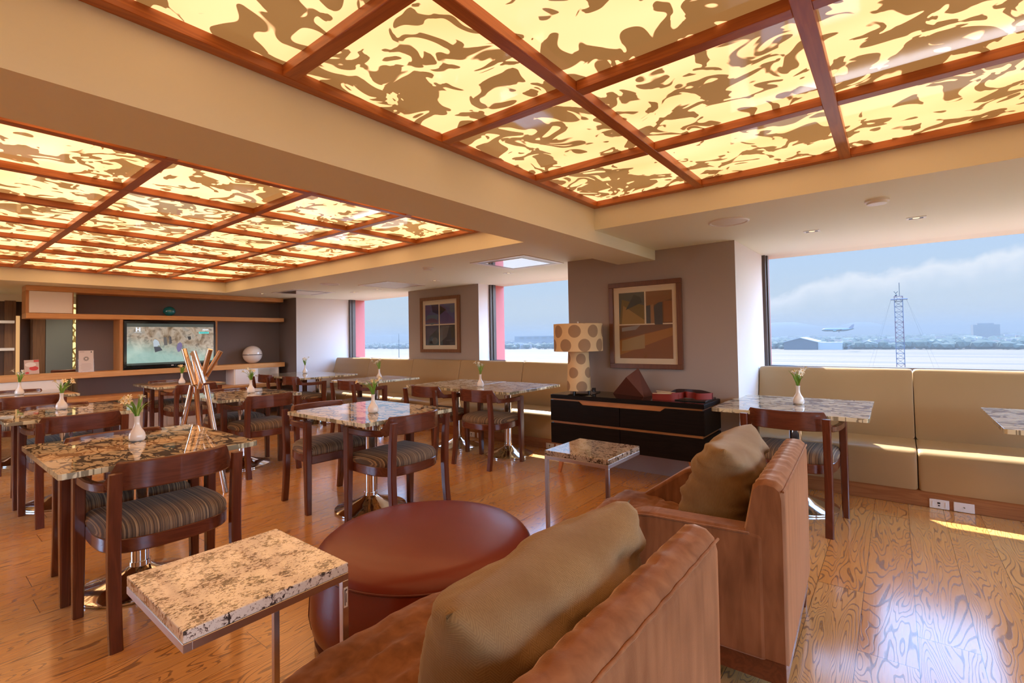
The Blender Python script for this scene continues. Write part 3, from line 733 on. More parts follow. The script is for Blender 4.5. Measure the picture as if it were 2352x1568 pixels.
VP = [(.022, 0), (.034, .002), (.0395, .012), (.040, .026), (.0375, .042), (.030, .057), (.020, .072), (.0145, .088), (.0125, .108), (.013, .128), (.0155, .140), (.0135, .140), (.0105, .125), (.0105, .10)]
b = BM(); lathe(b, VP, 32); vase_me = mesh('vase', b, 'porcelain', 60)
leafm = [plain('leaf_green', (.20, .40, .05), .45), plain('leaf_pale', (.40, .55, .13), .45), plain('stem_green', (.16, .30, .05), .5)]
petalm = plain('petal_cream', (.88, .78, .52), .5); petalw = plain('petal_white', (.88, .86, .76), .5); eyem = plain('flower_eye', (.75, .42, .04), .5)
def bunch(seed, lean, white, wild=1.):
    rr = random.Random(seed)
    b = BM()
    for i in range(24):
        a = rr.uniform(0, 2 * pi); sp = rr.uniform(.1, .6) * wild; L = rr.uniform(.06, .145)
        p = [Vector((.004 * cos(a), .004 * sin(a), -.025)), Vector((.007 * cos(a), .007 * sin(a), .01)), Vector((cos(a) * sp * L * .45 + lean[0] * .3 * L, sin(a) * sp * L * .45 + lean[1] * .3 * L, L * .55)), Vector((cos(a) * sp * L + lean[0] * L, sin(a) * sp * L + lean[1] * L, L * (1 - .3 * sp)))]
        w = rr.uniform(.003, .0055); tw = rr.uniform(0, pi); mi = rr.choice((0, 0, 1))
        secs = []
        for q, (pt, k) in enumerate(zip(p, (.7, 1., 1., .08))):
            d = Vector((cos(tw), sin(tw), 0)) * w * k; e = Vector((-sin(tw), cos(tw), 0)) * .0006
            secs.append([pt - d, pt + e, pt + d, pt - e])
        loft(b, secs, mi=mi)
    heads = []
    for i in range(5):
        a = rr.uniform(0, 2 * pi); sp = rr.uniform(.25, .75) * wild; L = rr.uniform(.085, .135)
        top = Vector((cos(a) * sp * L + lean[0] * L * 1.2, sin(a) * sp * L + lean[1] * L * 1.2, L * (1 - .2 * sp)))
        p = spl([(0, 0, -.02), (top.x * .25, top.y * .25, L * .5), tuple(top)], 3); tube(b, p, .0013, 5, mi=2)
        heads.append((top, (p[-1] - p[-2]).normalized()))
    fm = mesh('leaf_blades', b, leafm, 60); fl = []
    for top, d in heads:
        b = BM(); q = d.to_track_quat('Z', 'Y').to_matrix().to_4x4(); q.translation = top
        sz = rr.uniform(1., 1.4)
        tmp = BM()
        lathe(tmp, [(.0015, 0), (.004, .008), (.006, .014)], 8, mi=0)
        for k in range(6):
            an = k * pi / 3; c_, s_ = cos(an), sin(an)
            def pt(r, w, z): return (r * c_ - w * s_, r * s_ + w * c_, z)
            loft(tmp, [[pt(.003, -.002, .012), pt(.003, 0, .0115), pt(.003, .002, .012)], [pt(.009, -.0042, .018), pt(.009, 0, .0165), pt(.009, .0042, .018)], [pt(.015, -.003, .019), pt(.015, 0, .018), pt(.015, .003, .019)], [pt(.018, -.0003, .0175), pt(.018, 0, .0172), pt(.018, .0003, .0175)]], ring=False)
        lathe(tmp, [(.0015, .012), (.0025, .02), (.001, .024)], 6, mi=1)
        bmesh.ops.scale(tmp, vec=(sz * 1.15,) * 3, verts=tmp.verts); bmesh.ops.transform(tmp, matrix=q, verts=tmp.verts)
        fl.append(mesh('flower', tmp, [petalw if white else petalm, eyem], 60)); b.free()
    return fm, fl
BU = [bunch(3, (.15, -.1), False, 1.25), bunch(11, (0, 0), True, .9), bunch(23, (-.2, .1), False, 1.0)]
def vase(x, y, where, kind, rz, s=1.0):
    v = obj('bud_vase', vase_me, None); v.location = (x, y, .755); v.scale = (s,) * 3; tag(v, 'white porcelain bud vase on ' + where, 'vase', 'bud vases on the tables')
    t = thing('flower_bunch', ('white' if kind == 1 else 'cream') + ' freesias in the vase on ' + where, 'flowers', (x, y, .755 + .135 * s), rz, 'freesias in the vases')
    t.scale = (s,) * 3
    fm, fl = BU[kind]; obj('leaf_blades', fm, None, t)
    for f in fl: obj('flower', f, None, t)
vase(-3.385, .845, 'the nearest glass table', 0, 0.3, 1.0)
vase(-5.62, .875, 'the left-edge table behind the nearest', 0, 2.2, 1.0)
vase(-7.80, .86, 'the farthest left table', 1, .5, 1.0)
vase(-3.11, 2.23, 'the middle table behind the red pouf', 2, 1.0, .98)
vase(-5.48, 2.37, 'the table right of the branch stand', 2, 2.6, 1.0)
vase(-7.63, 2.40, 'the table before the television', 0, 1.7, 1.0)
vase(-3.70, 4.09, 'the double table left of the lamp', 1, .2, 1.0)
vase(-5.71, 4.20, 'the single table under the small picture', 1, 2.0, 1.0)
vase(-7.95, 4.33, 'the farthest double table', 1, 3.4, 1.0)
vase(-.60, 4.285, 'the table by the big window', 1, 2.9, 1.0)

# chrome branch stand
t = thing('branch_stand', 'chrome stand of crossed metal tubes between the near tables', 'stand', (-4.85, 1.66, 0))
def ts(bx, tz): return bx
ax = Vector((.785, .62, 0))
def P2(px, z, dep=0): return ax * px + Vector((-.62, .785, 0)) * dep + Vector((0, 0, z))
legs = [(-.25, 0, -.04, -.065, .93), (-.06, 0, .16, -.028, .92), (.26, 0, -.05, .06, .93)]
tops = [((-.045, .93, .0), (-.155, 1.25, .03)), ((-.005, .90, .02), (-.125, 1.20, .10)), ((.0, .90, 0), (.115, 1.245, -.03)), ((.03, .98, .02), (.160, 1.225, .05)), ((.05, .95, -.02), (-.01, 1.235, -.06)), ((.05, .97, .01), (-.055, 1.22, -.01))]
for a in legs:
    b = BM(); tube(b, [P2(a[0], 0, a[2]), P2(a[3], a[4], 0)], .022, 28); obj('leg', b, 'rosechrome', t)
for a, c in tops:
    b = BM(); tube(b, [P2(a[0], a[1], a[2]), P2(c[0], c[1], c[2])], .021, 28); obj('branch', b, 'rosechrome', t)

# ------------------------------------------------------------------ side tables
def side_table(label, x0, x1, y0, y1, h, mat, legs_hi):
    t = thing('side_table', label, 'side table', ((x0 + x1) / 2, (y0 + y1) / 2, 0), group='granite side tables')
    a, d = (x1 - x0) / 2, (y1 - y0) / 2
    b = BM(); box(b, -a, a, -d, d, h - .030, h, .003); obj('top', b, mat, t)
    b = BM(); w = .02
    for q in ((-a, a, -d, -d + w), (-a, a, d - w, d), (-a, -a + w, -d + w, d - w), (a - w, a, -d + w, d - w)): box(b, *q, h - .052, h - .0305, .001, 1)
    obj('top_frame', b, 'steel', t)
    yl = d - w if legs_hi else -d
    for x in (-a, a - w):
        b = BM(); box(b, x, x + w, yl, yl + w, 0, h - .052, .001, 1); obj('leg', b, 'steel', t)
    b = BM()
    for x in (-a, a - w): box(b, x, x + w, -d + (0 if legs_hi else w), d - (w if legs_hi else 0), 0, w, .001, 1)
    box(b, -a + w, a - w, -yl - w if True else 0, -yl, 0, w, .001, 1)
    obj('floor_rail', b, 'steel', t); return t
ts1 = side_table('cream speckled granite side table in the foreground', -1.803, -1.345, .425, .868, .617, 'granite', True)
b = BM(); box(b, 0, .0008, -.007, .007, -.03, .03, .0, 1); rect(b, -.0045, -.001, -.024, .024, x=.0012, mi=1); rect(b, .001, .0035, -.016, .012, x=.0012, mi=1)
flat(b, [(.002 + .003 * cos(q * pi / 4), .022 + .004 * sin(q * pi / 4)) for q in range(8)], .0012, 1)
o = obj('barcode_sticker', b, ['whiteplastic', plain('sticker_ink', (.12, .10, .10), .6)], ts1); o.location = (.229, .211, .515)
side_table('grey granite side table in front of the black sideboard', -1.69, -1.265, 2.435, 2.855, .617, 'granite2', False)

# ------------------------------------------------------------------ pouf
t = thing('pouf', 'large round red-brown leather pouf', 'pouf', (-1.735, 1.53, 0))
b = BM(); lathe(b, [(.42, .04), (.47, .06), (.497, .10), (.508, .16), (.503, .24), (.490, .31), (.478, .362)], 72); obj('body', b, 'leather', t, ang=60)
b = BM(); lathe(b, [(.478, .362), (.470, .385), (.445, .405), (.39, .418), (.28, .427), (.14, .431), (.0, .432)], 72); obj('cushion_top', b, 'leather', t, ang=60)
b = BM(); pts = [(.481 * cos(2 * pi * i / 72), .481 * sin(2 * pi * i / 72), .364) for i in range(72)]
secs = []
for i in range(72):
    a = 2 * pi * i / 72; secs.append([((.480 + .005 * cos(q * pi / 4)) * cos(a), (.480 + .005 * cos(q * pi / 4)) * sin(a), .364 + .005 * sin(q * pi / 4)) for q in range(8)])
loft(b, secs, closed=True); obj('piping', b, 'piping', t, ang=80)
b = BM(); lathe(b, [(.40, 0), (.47, .002), (.485, .012), (.487, .05), (.47, .058), (.40, .058)], 72); obj('wood_base', b, 'mahog', t)
b = BM()
for q in range(4):
    a = pi / 4 + q * pi / 2 + .35; tube(b, [(.4795 * cos(a) * 1.03, .4795 * sin(a) * 1.03, .352), (.504 * cos(a) * 1.0, .504 * sin(a) * 1.0, .24), (.509 * cos(a), .509 * sin(a), .16), (.498 * cos(a), .498 * sin(a), .10)], .0012, 5)
obj('seams', b, 'piping', t)

# ------------------------------------------------------------------ armchairs
def noisy(bm, amp, f, seed, axis_stretch=(1, 1, 1)):
    for v in bm.verts:
        q = Vector((v.co.x * f * axis_stretch[0], v.co.y * f * axis_stretch[1], v.co.z * f * axis_stretch[2])) + Vector((seed, seed * 1.7, 0))
        d = mnoise.noise(q) + .5 * mnoise.noise(q * 2.1)
        v.co += v.normal * (amp * d)
def softbox(x0, x1, y0, y1, z0, z1, r, cuts, puff=0):
    b = BM(); box(b, x0, x1, y0, y1, z0, z1, r, 4)
    for _ in range(cuts):
        bmesh.ops.subdivide_edges(b, edges=[e for e in b.edges if e.calc_length() > .035], cuts=1, use_grid_fill=True)
    bmesh.ops.triangulate(b, faces=[f for f in b.faces if len(f.verts) > 4])
    b.normal_update()
    return b
def dense_prism(poly, d0, d1, n, bev):
    b = BM(); prism(b, poly, 0, d0, d1, bev, 3); return b
def armchair(label, x, y, rz, seed):
    t = thing('armchair', label, 'armchair', (x, y, 0), rz, 'tan velvet armchairs')
    # local: +y forward, x across; back plane at y=-.465
    b = BM(); box(b, -.41, .41, -.455, .40, .085, .163, .003); obj('wood_frame', b, 'mahog', t)
    for sx in (-1, 1):
        for yy in (-.43, .36):
            b = BM(); loft(b, [rsec((sx * .385, yy, 0), .016, .016), rsec((sx * .385, yy, .086), .024, .024)]); obj('leg', b, 'mahogz', t)
    for sx in (-1, 1):
        poly = [(-.40, .164), (.395, .164), (.405, .225), (.37, .36), (.345, .395), (.10, .575), (.06, .592), (.0, .598), (-.355, .606), (-.40, .60)]
        b = BM(); x0, x1 = (-.435, -.335) if sx < 0 else (.335, .435); prism(b, poly, 0, x0, x1, .016, 3); arm_ = obj('arm', b, 'velvet', t)
        b = BM(); xe = sx * .4365
        pth = [(xe - sx * .012, q[0], q[1]) for q in ((.372, .36), (.345, .397), (.10, .577), (.06, .594), (0, .600), (-.355, .608))]
        tube(b, [(xe, a_ - 0, c_ - .010) for _, a_, c_ in pth], .0035, 6); obj('piping', b, 'velvet', arm_, ang=80)
    # back: wedge with wrinkled top
    b = BM()
    prof = [(-.465, .164), (-.465, .30), (-.466, .45), (-.467, .60), (-.466, .735), (-.459, .767), (-.440, .783), (-.41, .787), (-.385, .781), (-.368, .762), (-.355, .70), (-.335, .60), (-.325, .50), (-.315, .38), (-.315, .164)]
    secs = []
    N = 44
    for i in range(N + 1):
        u = i / N; xx = -.432 + .864 * u; e = min(u, 1 - u) * .864
        k = 1 if e > .02 else 1 - .12 * (1 - e / .02) ** 2
        cy, cz = -.40, .48; s = []
        for (a_, c_) in prof:
            w = .0025 * sin(xx * 95 + seed + 6 * mnoise.noise(Vector((xx * 9, a_ * 9, seed)))) * (1 if c_ > .70 else .25)
            yy = cy + (a_ - cy) * k; zz = cz + (c_ - cz) * (1 - (1 - k) * .3)
            s.append((xx, yy + w * .4, zz + (w if c_ > .72 else 0)))
        secs.append(s)
    loft(b, secs); back_ = obj('backrest', b, 'velvet', t, ang=50)
    b = BM(); tube(b, [(-.43 + .86 * q / 20, -.464, .757 + .0015 * sin(q * 3)) for q in range(21)], .004, 6); obj('piping', b, 'velvet', back_, ang=80)
    # seat cushion, T-shaped in front of the arms
    b = BM(); N1, N2 = 46, 46
    def half(yv): return .332 if yv < .20 else .332 + (.430 - .332) * min(1, (yv - .20) / .03)
    secs = []
    ysn = [-.31 + (.465 + .31) * i / N1 for i in range(N1 + 1)]
    for i, yv in enumerate(ysn):
        u = i / N1; h = half(yv); zt = .405 - (.018 * max(0, (u - .9) / .1) ** 2); zb = .235
        ring = []
        for j in range(N2 + 1):
            s_ = -1 + 2 * j / N2; xx = s_ * h
            edge = max(0, abs(s_) - .86) / .14
            zz = zt - .022 * edge ** 2 + .016 * (1 - s_ ** 2)
            wr = .015 * mnoise.noise(Vector((xx * 5 + yv * 9 + seed, yv * 16 - xx * 6, seed))) + .008 * mnoise.noise(Vector((xx * 14 + yv * 22, yv * 30 - xx * 16, seed)))
            ring.append((xx, yv, zz + wr))
        ring += [(h * 1.004, yv, .34), (h, yv, .27), (h * .985, yv, zb), (-h * .985, yv, zb), (-h, yv, .27), (-h * 1.004, yv, .34)]
        if i == N1: ring = [(p[0] * .985, yv, p[2]) for p in ring]
        secs.append(ring)
    loft(b, secs); obj('seat_cushion', b, 'velvet', t, ang=50)
    return t
armchair('near tan velvet armchair in the foreground, back cut by the lower edge', -.850, .925, W90, 2.0)
aB = armchair('tan velvet armchair on the right, behind the near one', -.800, 2.285, W90 + .045, 9.0)
b = BM(); box(b, -.03, .03, 0, .001, -.017, .017, 0); 
for q in range(8): box(b, -.02 + q * .005, -.0175 + q * .005, .0011, .0016, -.010, .001, mi=1)
box(b, -.022, .02, .0011, .0016, .006, .009, mi=1)
o = obj('barcode_sticker', b, [plain('sticker_cream', (.7, .55, .38), .6), 'black'], aB); o.rotation_euler = (0, 0, R(90)); o.location = (.4105, -.36, .138)

def pillow(label, x, y, z, rz, tilt, w, h, d, seed):
    b = BM(); N = 40
    bmesh.ops.create_grid(b, x_segments=N, y_segments=N, size=1)
    base = [v.co.copy() for v in b.verts]
    def prof(u, v):
        e = max(abs(u), abs(v)); q = (1 - abs(u) ** 5) * (1 - abs(v) ** 3.2)
        return max(q, 0) ** .5
    top = {}
    def pos(u, v, s):
        k = prof(u, v)
        pin = 1 - .10 * (1 - abs(u) ** 2) * abs(v) ** 3; pin2 = 1 - .07 * (1 - abs(v) ** 2) * abs(u) ** 3
        wr = .028 * mnoise.noise(Vector((u * 1.6 + seed, v * 5 + u * 1.5, s))) + .013 * mnoise.noise(Vector((u * 4 + seed, v * 11 - u * 3, s)))
        x = u * w / 2 * pin2; zz = v * h / 2 * pin
        return Vector((x, s * (d / 2) * k + wr * (k ** .5), zz))
    b.clear()
    def sheet(s):
        g = [[b.verts.new(pos(-1 + 2 * i / N, -1 + 2 * j / N, s)) for j in range(N + 1)] for i in range(N + 1)]
        for i in range(N):
            for j in range(N):
                b.faces.new((g[i][j], g[i + 1][j], g[i + 1][j + 1], g[i][j + 1]))
    sheet(1); sheet(-1); bmesh.ops.remove_doubles(b, verts=b.verts, dist=.0004)
    t = thing('cushion', label, 'cushion', (x, y, z), rz, 'gold herringbone cushions'); t.rotation_euler = (tilt, 0, rz)
    obj('cover', b, 'pillow', t, ang=80)
    return t
pillow('gold herringbone cushion on the near armchair', -.650, .920, .625, W90, R(14), .71, .45, .26, 1.3)
pillow('gold herringbone cushion on the right armchair', -.610, 2.30, .628, W90 + .06, R(14), .66, .47, .26, 7.7)

# ------------------------------------------------------------------ sideboard and what stands on it
t = thing('sideboard', 'black oak sideboard with copper-coloured strips under the large picture', 'sideboard', (-1.925, 4.165, 0))
hw, hd = .725, .225
b = BM(); box(b, -hw + .02, hw - .02, -hd + .02, hd, .28, .708); obj('carcass', b, 'copperwood', t)
b = BM(); box(b, -hw, hw, -hd, hd, .709, .745, .003); obj('top', b, 'blackoak', t)
b = BM(); box(b, -hw + .01, hw - .01, -hd + .008, hd - .008, .7455, .7485, .001, 1); obj('glass_sheet', b, 'blackgloss', t)
c0, c1 = -.40, .385
for (a0, a1) in ((-hw, -.004), (.004, hw)):
    cut = [(a0, .497), (a1, .497), (a1, .664)] + ([(c0 + .02, .664), (c0 - .02, .693)] if a0 < 0 else []) + ([(a1, .693), (c1 + .02, .693), (c1 - .02, .664)] if a0 > 0 else []) + [(a0, .693 if a0 < 0 else .664)]
    b = BM(); prism(b, cut, 1, -hd, -hd + .02); obj('drawer', b, 'blackoak', t)
    b = BM(); box(b, a0, a1, -hd, -hd + .02, .282, .474, .001, 1); obj('drawer', b, 'blackoak', t)
for s in (-1, 1):
    x0, x1 = (hw - .02, hw) if s > 0 else (-hw, -hw + .02)
    for z0, z1 in ((.497, .693), (.282, .474)):
        b = BM(); box(b, x0, x1, -hd + .021, hd, z0, z1); obj('side_panel', b, 'blackoak', t)
for sx in (-1, 1):
    for sy in (-1, 1):
        b = BM(); loft(b, [rsec((sx * .655, sy * .195 , 0), .014, .014), rsec((sx * .61, sy * .165, .28), .034, .024)]); obj('leg', b, 'copperwood', t)
lt = .7485
t = thing('table_lamp', 'cream table lamp with taupe spots on the black sideboard', 'lamp', (-2.47, 4.18, lt))
b = BM(); lathe(b, [(.118, .024), (.116, .10), (.106, .30), (.100, .42)], 48); obj('lamp_body', b, 'lampbody', t)
b = BM(); lathe(b, [(.238, .409), (.240, .412), (.240, .676), (.238, .678), (.236, .676), (.236, .412)], 64); obj('lamp_shade', b, 'shade', t)
b = BM()
for q in range(3):
    a = 2 * pi * q / 3 + .5; lathe(b, [(.012, 0), (.012, .026)], 12, (.095 * cos(a), .095 * sin(a), 0))
obj('foot', b, 'black', t)
b = BM(); tube(b, [(0, 0, .40), (0, 0, .69)], .006, 10); lathe(b, [(.001, .705), (.008, .698), (.008, .688), (.001, .684)], 12)
for q in range(3): tube(b, [(0, 0, .665), (.236 * cos(q * 2.094), .236 * sin(q * 2.094), .665)], .002, 6)
obj('lamp_stem', b, 'steel', t)
b = BM(); tube(b, spl([(.11, .03, .03), (.14, .035, .02), (.16, .06, .008), (.155, .14, .006)], 5), .004, 8); box(b, .128, .16, .025, .05, .012, .05, .004); obj('cord', b, 'black', t)
b = BM(); hull(b, [(-2.15, 4.27, lt), (-1.785, 4.145, lt), (-1.76, 4.30, lt), (-1.98, 4.37, lt), (-1.944, 4.13, .923), (-1.886, 4.27, .998)])
o = obj('stone_pyramid', b, plain('rust_brown', (.12, .035, .022), .5), ang=None); tag(o, 'dark rust-brown faceted pyramid ornament on the black sideboard', 'ornament')
b = BM(); box(b, -1.56, -1.225, 4.06, 4.36, lt, lt + .010, .003); tag(obj('leather_folder', b, 'black'), 'flat black folder at the right end of the sideboard', 'folder')
def ribbon(bm, pts, h, th=.003):
    n = len(pts); secs = []
    for i, p in enumerate(pts):
        d = (pts[min(i + 1, n - 1)] - pts[max(i - 1, 0)]).normalized(); nn = Vector((-d.y, d.x, 0)).normalized() * th / 2
        z0 = Vector((0, 0, p.z)); q = Vector((p.x, p.y, 0)); u = Vector((0, 0, h))
        secs.append([q + nn + z0, q + nn + z0 + u, q - nn + z0 + u, q - nn + z0])
    loft(bm, secs)
redm = plain('red_webbing', (.25, .018, .008), .6); dkm = plain('dark_webbing', (.03, .008, .008), .6)
t = thing('webbing_strap', 'crumpled red webbing strap on the black sideboard', 'strap', (-1.50, 4.12, lt))
b = BM(); lp = spl([(-.17, -.06, .0), (-.10, -.085, .0), (.0, -.075, .0), (.045, -.02, .0), (.0, .03, .0), (-.10, .03, 0), (-.175, .0, .0), (-.17, -.06, 0)], 6); ribbon(b, lp, .050); obj('strap_loop', b, redm, t)
b = BM(); lp = spl([(.0, -.06, .012), (.06, -.0, .012), (.07, .06, .014), (.10, .02, .02), (.15, .05, .012), (.19, .0, .012), (.25, .03, .012), (.29, .10, .012)], 7); ribbon(b, lp, .052); obj('strap_tail', b, redm, t)
b = BM(); lp = spl([(-.06, .05, .002), (-.02, .10, .028), (.06, .09, .035), (.12, .13, .030), (.20, .12, .028), (.29, .09, .012)], 7); ribbon(b, lp, .050, .004); obj('strap_lining', b, dkm, t)
for i, (a, c) in enumerate((((-.13, -.05, .058), (.02, -.02, .054)), ((-.15, -.02, .068), (.01, .0, .058)), ((-.16, -.08, .052), (.0, -.045, .053)))):
    b = BM(); tube(b, [Vector(a), Vector(c)], .0035, 8); o = obj('wooden_stick', b, plain('stick_cream', (.70, .55, .36), .5)); o.location = (-1.50, 4.12, lt)
    tag(o, ('upper', 'topmost', 'lowest')[i] + ' of the three pale sticks lying on the red strap', 'stick', 'pale sticks on the red strap')

# ------------------------------------------------------------------ pictures
def picture(label, x0, x1, z0, z1, y, fw, prints, fmat):
    t = thing('framed_picture', label, 'picture', ((x0 + x1) / 2, y, (z0 + z1) / 2)); a, d = (x1 - x0) / 2, (z1 - z0) / 2
    b = BM()
    for q in ((-a, a, d - fw, d), (-a, a, -d, -d + fw)): box(b, q[0], q[1], -.035, 0, q[2], q[3], .003)
    for q in ((-a, -a + fw), (a - fw, a)): box(b, q[0], q[1], -.035, 0, -d + fw, d - fw, .003)
    obj('frame', b, fmat, t)
    b = BM(); box(b, -a + fw, a - fw, -.014, -.004, -d + fw, d - fw); obj('mat_board', b, plain('mat_cream', (.80, .70, .52), .7), t)
    w, h = 2 * (a - fw), 2 * (d - fw); ox, oz = -a + fw, -d + fw
    b = BM(); mats = []; cols = {}
    for depth, (poly, col) in enumerate(prints):
        if col not in cols:
            cols[col] = len(mats); mats.append(plain('print_ink', col, .5))
        f = b.faces.new([b.verts.new((ox + u * w, -.0145 - .00012 * depth, oz + v * h)) for u, v in poly]); f.material_index = cols[col]
    obj('print', b, mats, t, ang=None)
    b = BM(); box(b, -a + fw, a - fw, -.0215, -.0195, -d + fw, d - fw); obj('glazing', b, 'picglass', t)
def rc(u0, u1, v0, v1): return [(u0, v0), (u1, v0), (u1, v1), (u0, v1)]
def el(cu, cv, ru, rv, a0=0, a1=360, n=20): return [(cu + ru * cos(R(a0 + (a1 - a0) * i / n)), cv + rv * sin(R(a0 + (a1 - a0) * i / n))) for i in range(n + (0 if a1 - a0 == 360 else 1))]
tq, ol, gd, br, og, sl, pk = (.07, .085, .07), (.17, .115, .03), (.34, .205, .05), (.17, .065, .022), (.36, .15, .03), (.055, .06, .065), (.30, .15, .06)
pr1 = [(rc(.09, .505, .515, .925), tq), ([(.09, .515), (.505, .515), (.505, .75), (.14, .84)], ol), ([(.16, .76), (.505, .56), (.505, .515), (.13, .515)], gd), ([(.20, .70), (.34, .90), (.44, .86), (.47, .79)], (.035, .045, .04)),
       (rc(.53, .93, .515, .925), br), ([(.53, .72), (.93, .82), (.93, .925), (.53, .925)], (.24, .10, .03)), ([(.53, .515), (.60, .515), (.60, .75), (.53, .74)], sl), (el(.76, .62, .14, .16, 80, 280), (.05, .055, .06)), (rc(.80, .93, .53, .79), (.27, .095, .025)), ([(.60, .515), (.66, .515), (.65, .76), (.60, .75)], pk),
       (rc(.09, .93, .07, .50), (.24, .085, .025)), ([(.09, .30), (.93, .46), (.93, .36), (.09, .11)], og), ([(.09, .50), (.93, .50), (.93, .46), (.09, .32)], (.17, .075, .04)), ([(.13, .30), (.50, .38), (.50, .20), (.12, .16)], (.37, .25, .10)), ([(.13, .47), (.44, .50), (.36, .44), (.13, .42)], (.28, .27, .26))]
picture('large framed abstract in browns and ochres on the grey pillar above the sideboard', -2.232, -1.512, .985, 1.818, 4.418, .045, pr1, wood('frame_brown', (.17, .06, .025), (.12, .04, .018), 2, .35, 30))
vi, bl, nv, dk, tl, ch = (.11, .085, .22), (.09, .11, .27), (.04, .035, .10), (.03, .028, .035), (.10, .16, .24), (.28, .25, .26)
pr2 = [(rc(.08, .475, .51, .91), bl), (el(.28, .70, .17, .20, 180, 360), tl), ([(.08, .91), (.22, .91), (.25, .78), (.10, .66)], vi), ([(.26, .91), (.475, .91), (.475, .70), (.30, .76)], nv), (el(.27, .54, .19, .09, 0, 180), (.13, .08, .16)),
       (rc(.505, .93, .51, .91), vi), ([(.505, .89), (.69, .79), (.505, .69)], dk), ([(.62, .91), (.93, .91), (.93, .58), (.74, .72)], bl), (el(.86, .80, .07, .08), tl),
       (rc(.08, .475, .08, .485), (.08, .065, .11)), ([(.16, .08), (.475, .08), (.475, .44), (.20, .26)], dk), (el(.36, .17, .09, .07), (.10, .085, .075)),
       (rc(.505, .93, .08, .485), (.045, .045, .055)), ([(.53, .47), (.78, .47), (.70, .25), (.53, .15)], (.14, .13, .13)), ([(.78, .47), (.93, .47), (.93, .23), (.84, .22)], (.06, .05, .035))]
picture('smaller framed abstract in blues and violets on the left window pillar', -6.02, -5.14, 1.093, 1.963, 5.258, .05, pr2, wood('frame_tan', (.25, .11, .045), (.17, .07, .03), 2, .35, 30))

# ------------------------------------------------------------------ ceiling fittings
def fitting(name, label, cat, x, y): return thing(name, label, cat, (x, y, ZS))
def speaker(x, y, r, label):
    t = fitting('ceiling_speaker', label, 'speaker', x, y)
    b = BM(); lathe(b, [(r, 0), (r, -.006), (r * .93, -.010), (r * .87, -.008), (r * .86, 0)], 48); obj('rim', b, 'whiteplastic', t)
    b = BM(); lathe(b, [(r * .87, -.004), (r * .5, -.007), (0, -.008)], 48); obj('grille', b, plain('grille_grey', (.76, .73, .66), .5), t)
speaker(-.91, 3.66, .135, 'round ceiling speaker above the large picture')
speaker(-6.2, 3.75, .13, 'round ceiling speaker above the far banquette tables')
for x, y, l in ((-.067, 3.69, 'white smoke detector on the soffit by the big window'), (-4.08, 3.67, 'smoke detector on the soffit left of the mirrored ceiling unit')):
    t = fitting('smoke_detector', l, 'smoke detector', x, y)
    b = BM(); lathe(b, [(.062, 0), (.062, -.012), (.050, -.016), (0, -.017)], 36); obj('body', b, 'whiteplastic', t)
    b = BM(); lathe(b, [(.052, -.012), (.050, -.026), (.0, -.028)], 36); obj('cap', b, 'whiteplastic', t)
dl = [(-.496, 4.47, 'slot downlight over the left end of the right banquette'), (.137, 4.47, 'slot downlight over the right banquette, right of the other'), (-3.73, 4.67, 'slot downlight under the mirrored ceiling unit near the lamp'), (-4.92, 4.54, 'slot downlight left of the mirrored ceiling unit'),
      (-6.39, 4.68, 'slot downlight by the square ceiling grille'), (-7.01, 4.68, 'lit slot downlight near the white corner wall'), (-8.17, 3.72, 'slot downlight in front of the oak media wall')]
for i, (x, y, l) in enumerate(dl):
    t = fitting('downlight', l, 'downlight', x, y); t['group'] = 'slot downlights'
    b = BM()
    for q in ((-.055, .055, -.042, -.026), (-.055, .055, .026, .042), (-.055, -.040, -.026, .026), (.040, .055, -.026, .026)): box(b, *q, -.004, 0)
    obj('trim_ring', b, 'whiteplastic', t)
    b = BM(); box(b, -.040, .040, -.026, .026, -.002, 0); obj('recess', b, 'black', t)
    b = BM(); lathe(b, [(.0, -.003), (.018, -.003), (.020, -.0021)], 20); obj('bulb', b, 'lamp_on', t)
def acunit(x, y, h, label):
    t = fitting('ceiling_unit', label, 'air conditioner', x, y)
    b = BM()
    for q in ((-h, h, -h, -h + .05), (-h, h, h - .05, h), (-h, -h + .05, -h + .05, h - .05), (h - .05, h, -h + .05, h - .05)): box(b, *q, -.006, 0, .002, 1)
    obj('outer_frame', b, 'whiteplastic', t)
    b = BM(); g = h - .05
    for q in ((-g, g, -g, -g + .06), (-g, g, g - .06, g), (-g, -g + .06, -g + .06, g - .06), (g - .06, g, -g + .06, g - .06)): box(b, *q, -.004, 0)
    obj('air_slot', b, plain('slot_grey', (.35, .33, .30), .4, Metallic=.6), t)
    b = BM(); box(b, -g + .06, g - .06, -g + .06, g - .06, -.008, 0, .002, 1); obj('cover_panel', b, 'mirror', t)
acunit(-3.15, 4.10, .36, 'square ceiling unit with a mirror-like cover near the lamp')
acunit(-7.55, 4.10, .36, 'square ceiling unit with a mirror-like cover near the media wall')
t = fitting('ceiling_grille', 'square perforated return grille above the small picture', 'grille', -5.74, 4.46)
b = BM()
for q in ((-.34, .34, -.34, -.32), (-.34, .34, .32, .34), (-.34, -.32, -.32, .32), (.32, .34, -.32, .32)): box(b, *q, -.008, 0)
obj('grille_frame', b, 'whiteplastic', t)
def grillem():
    k = Mat('perforated'); v = k.obj(); a = k.n('TexVoronoi', {'Vector': k.map(v, (55, 55, 0)), 'Scale': 1., 'Randomness': 0.}).outputs[0]
    return k.pr(k.mix(k.math('LESS_THAN', a, .28), (.70, .64, .55), (.22, .19, .16)), .5)
b = BM(); box(b, -.32, .32, -.32, .32, -.004, 0); obj('grille_plate', b, grillem(), t)

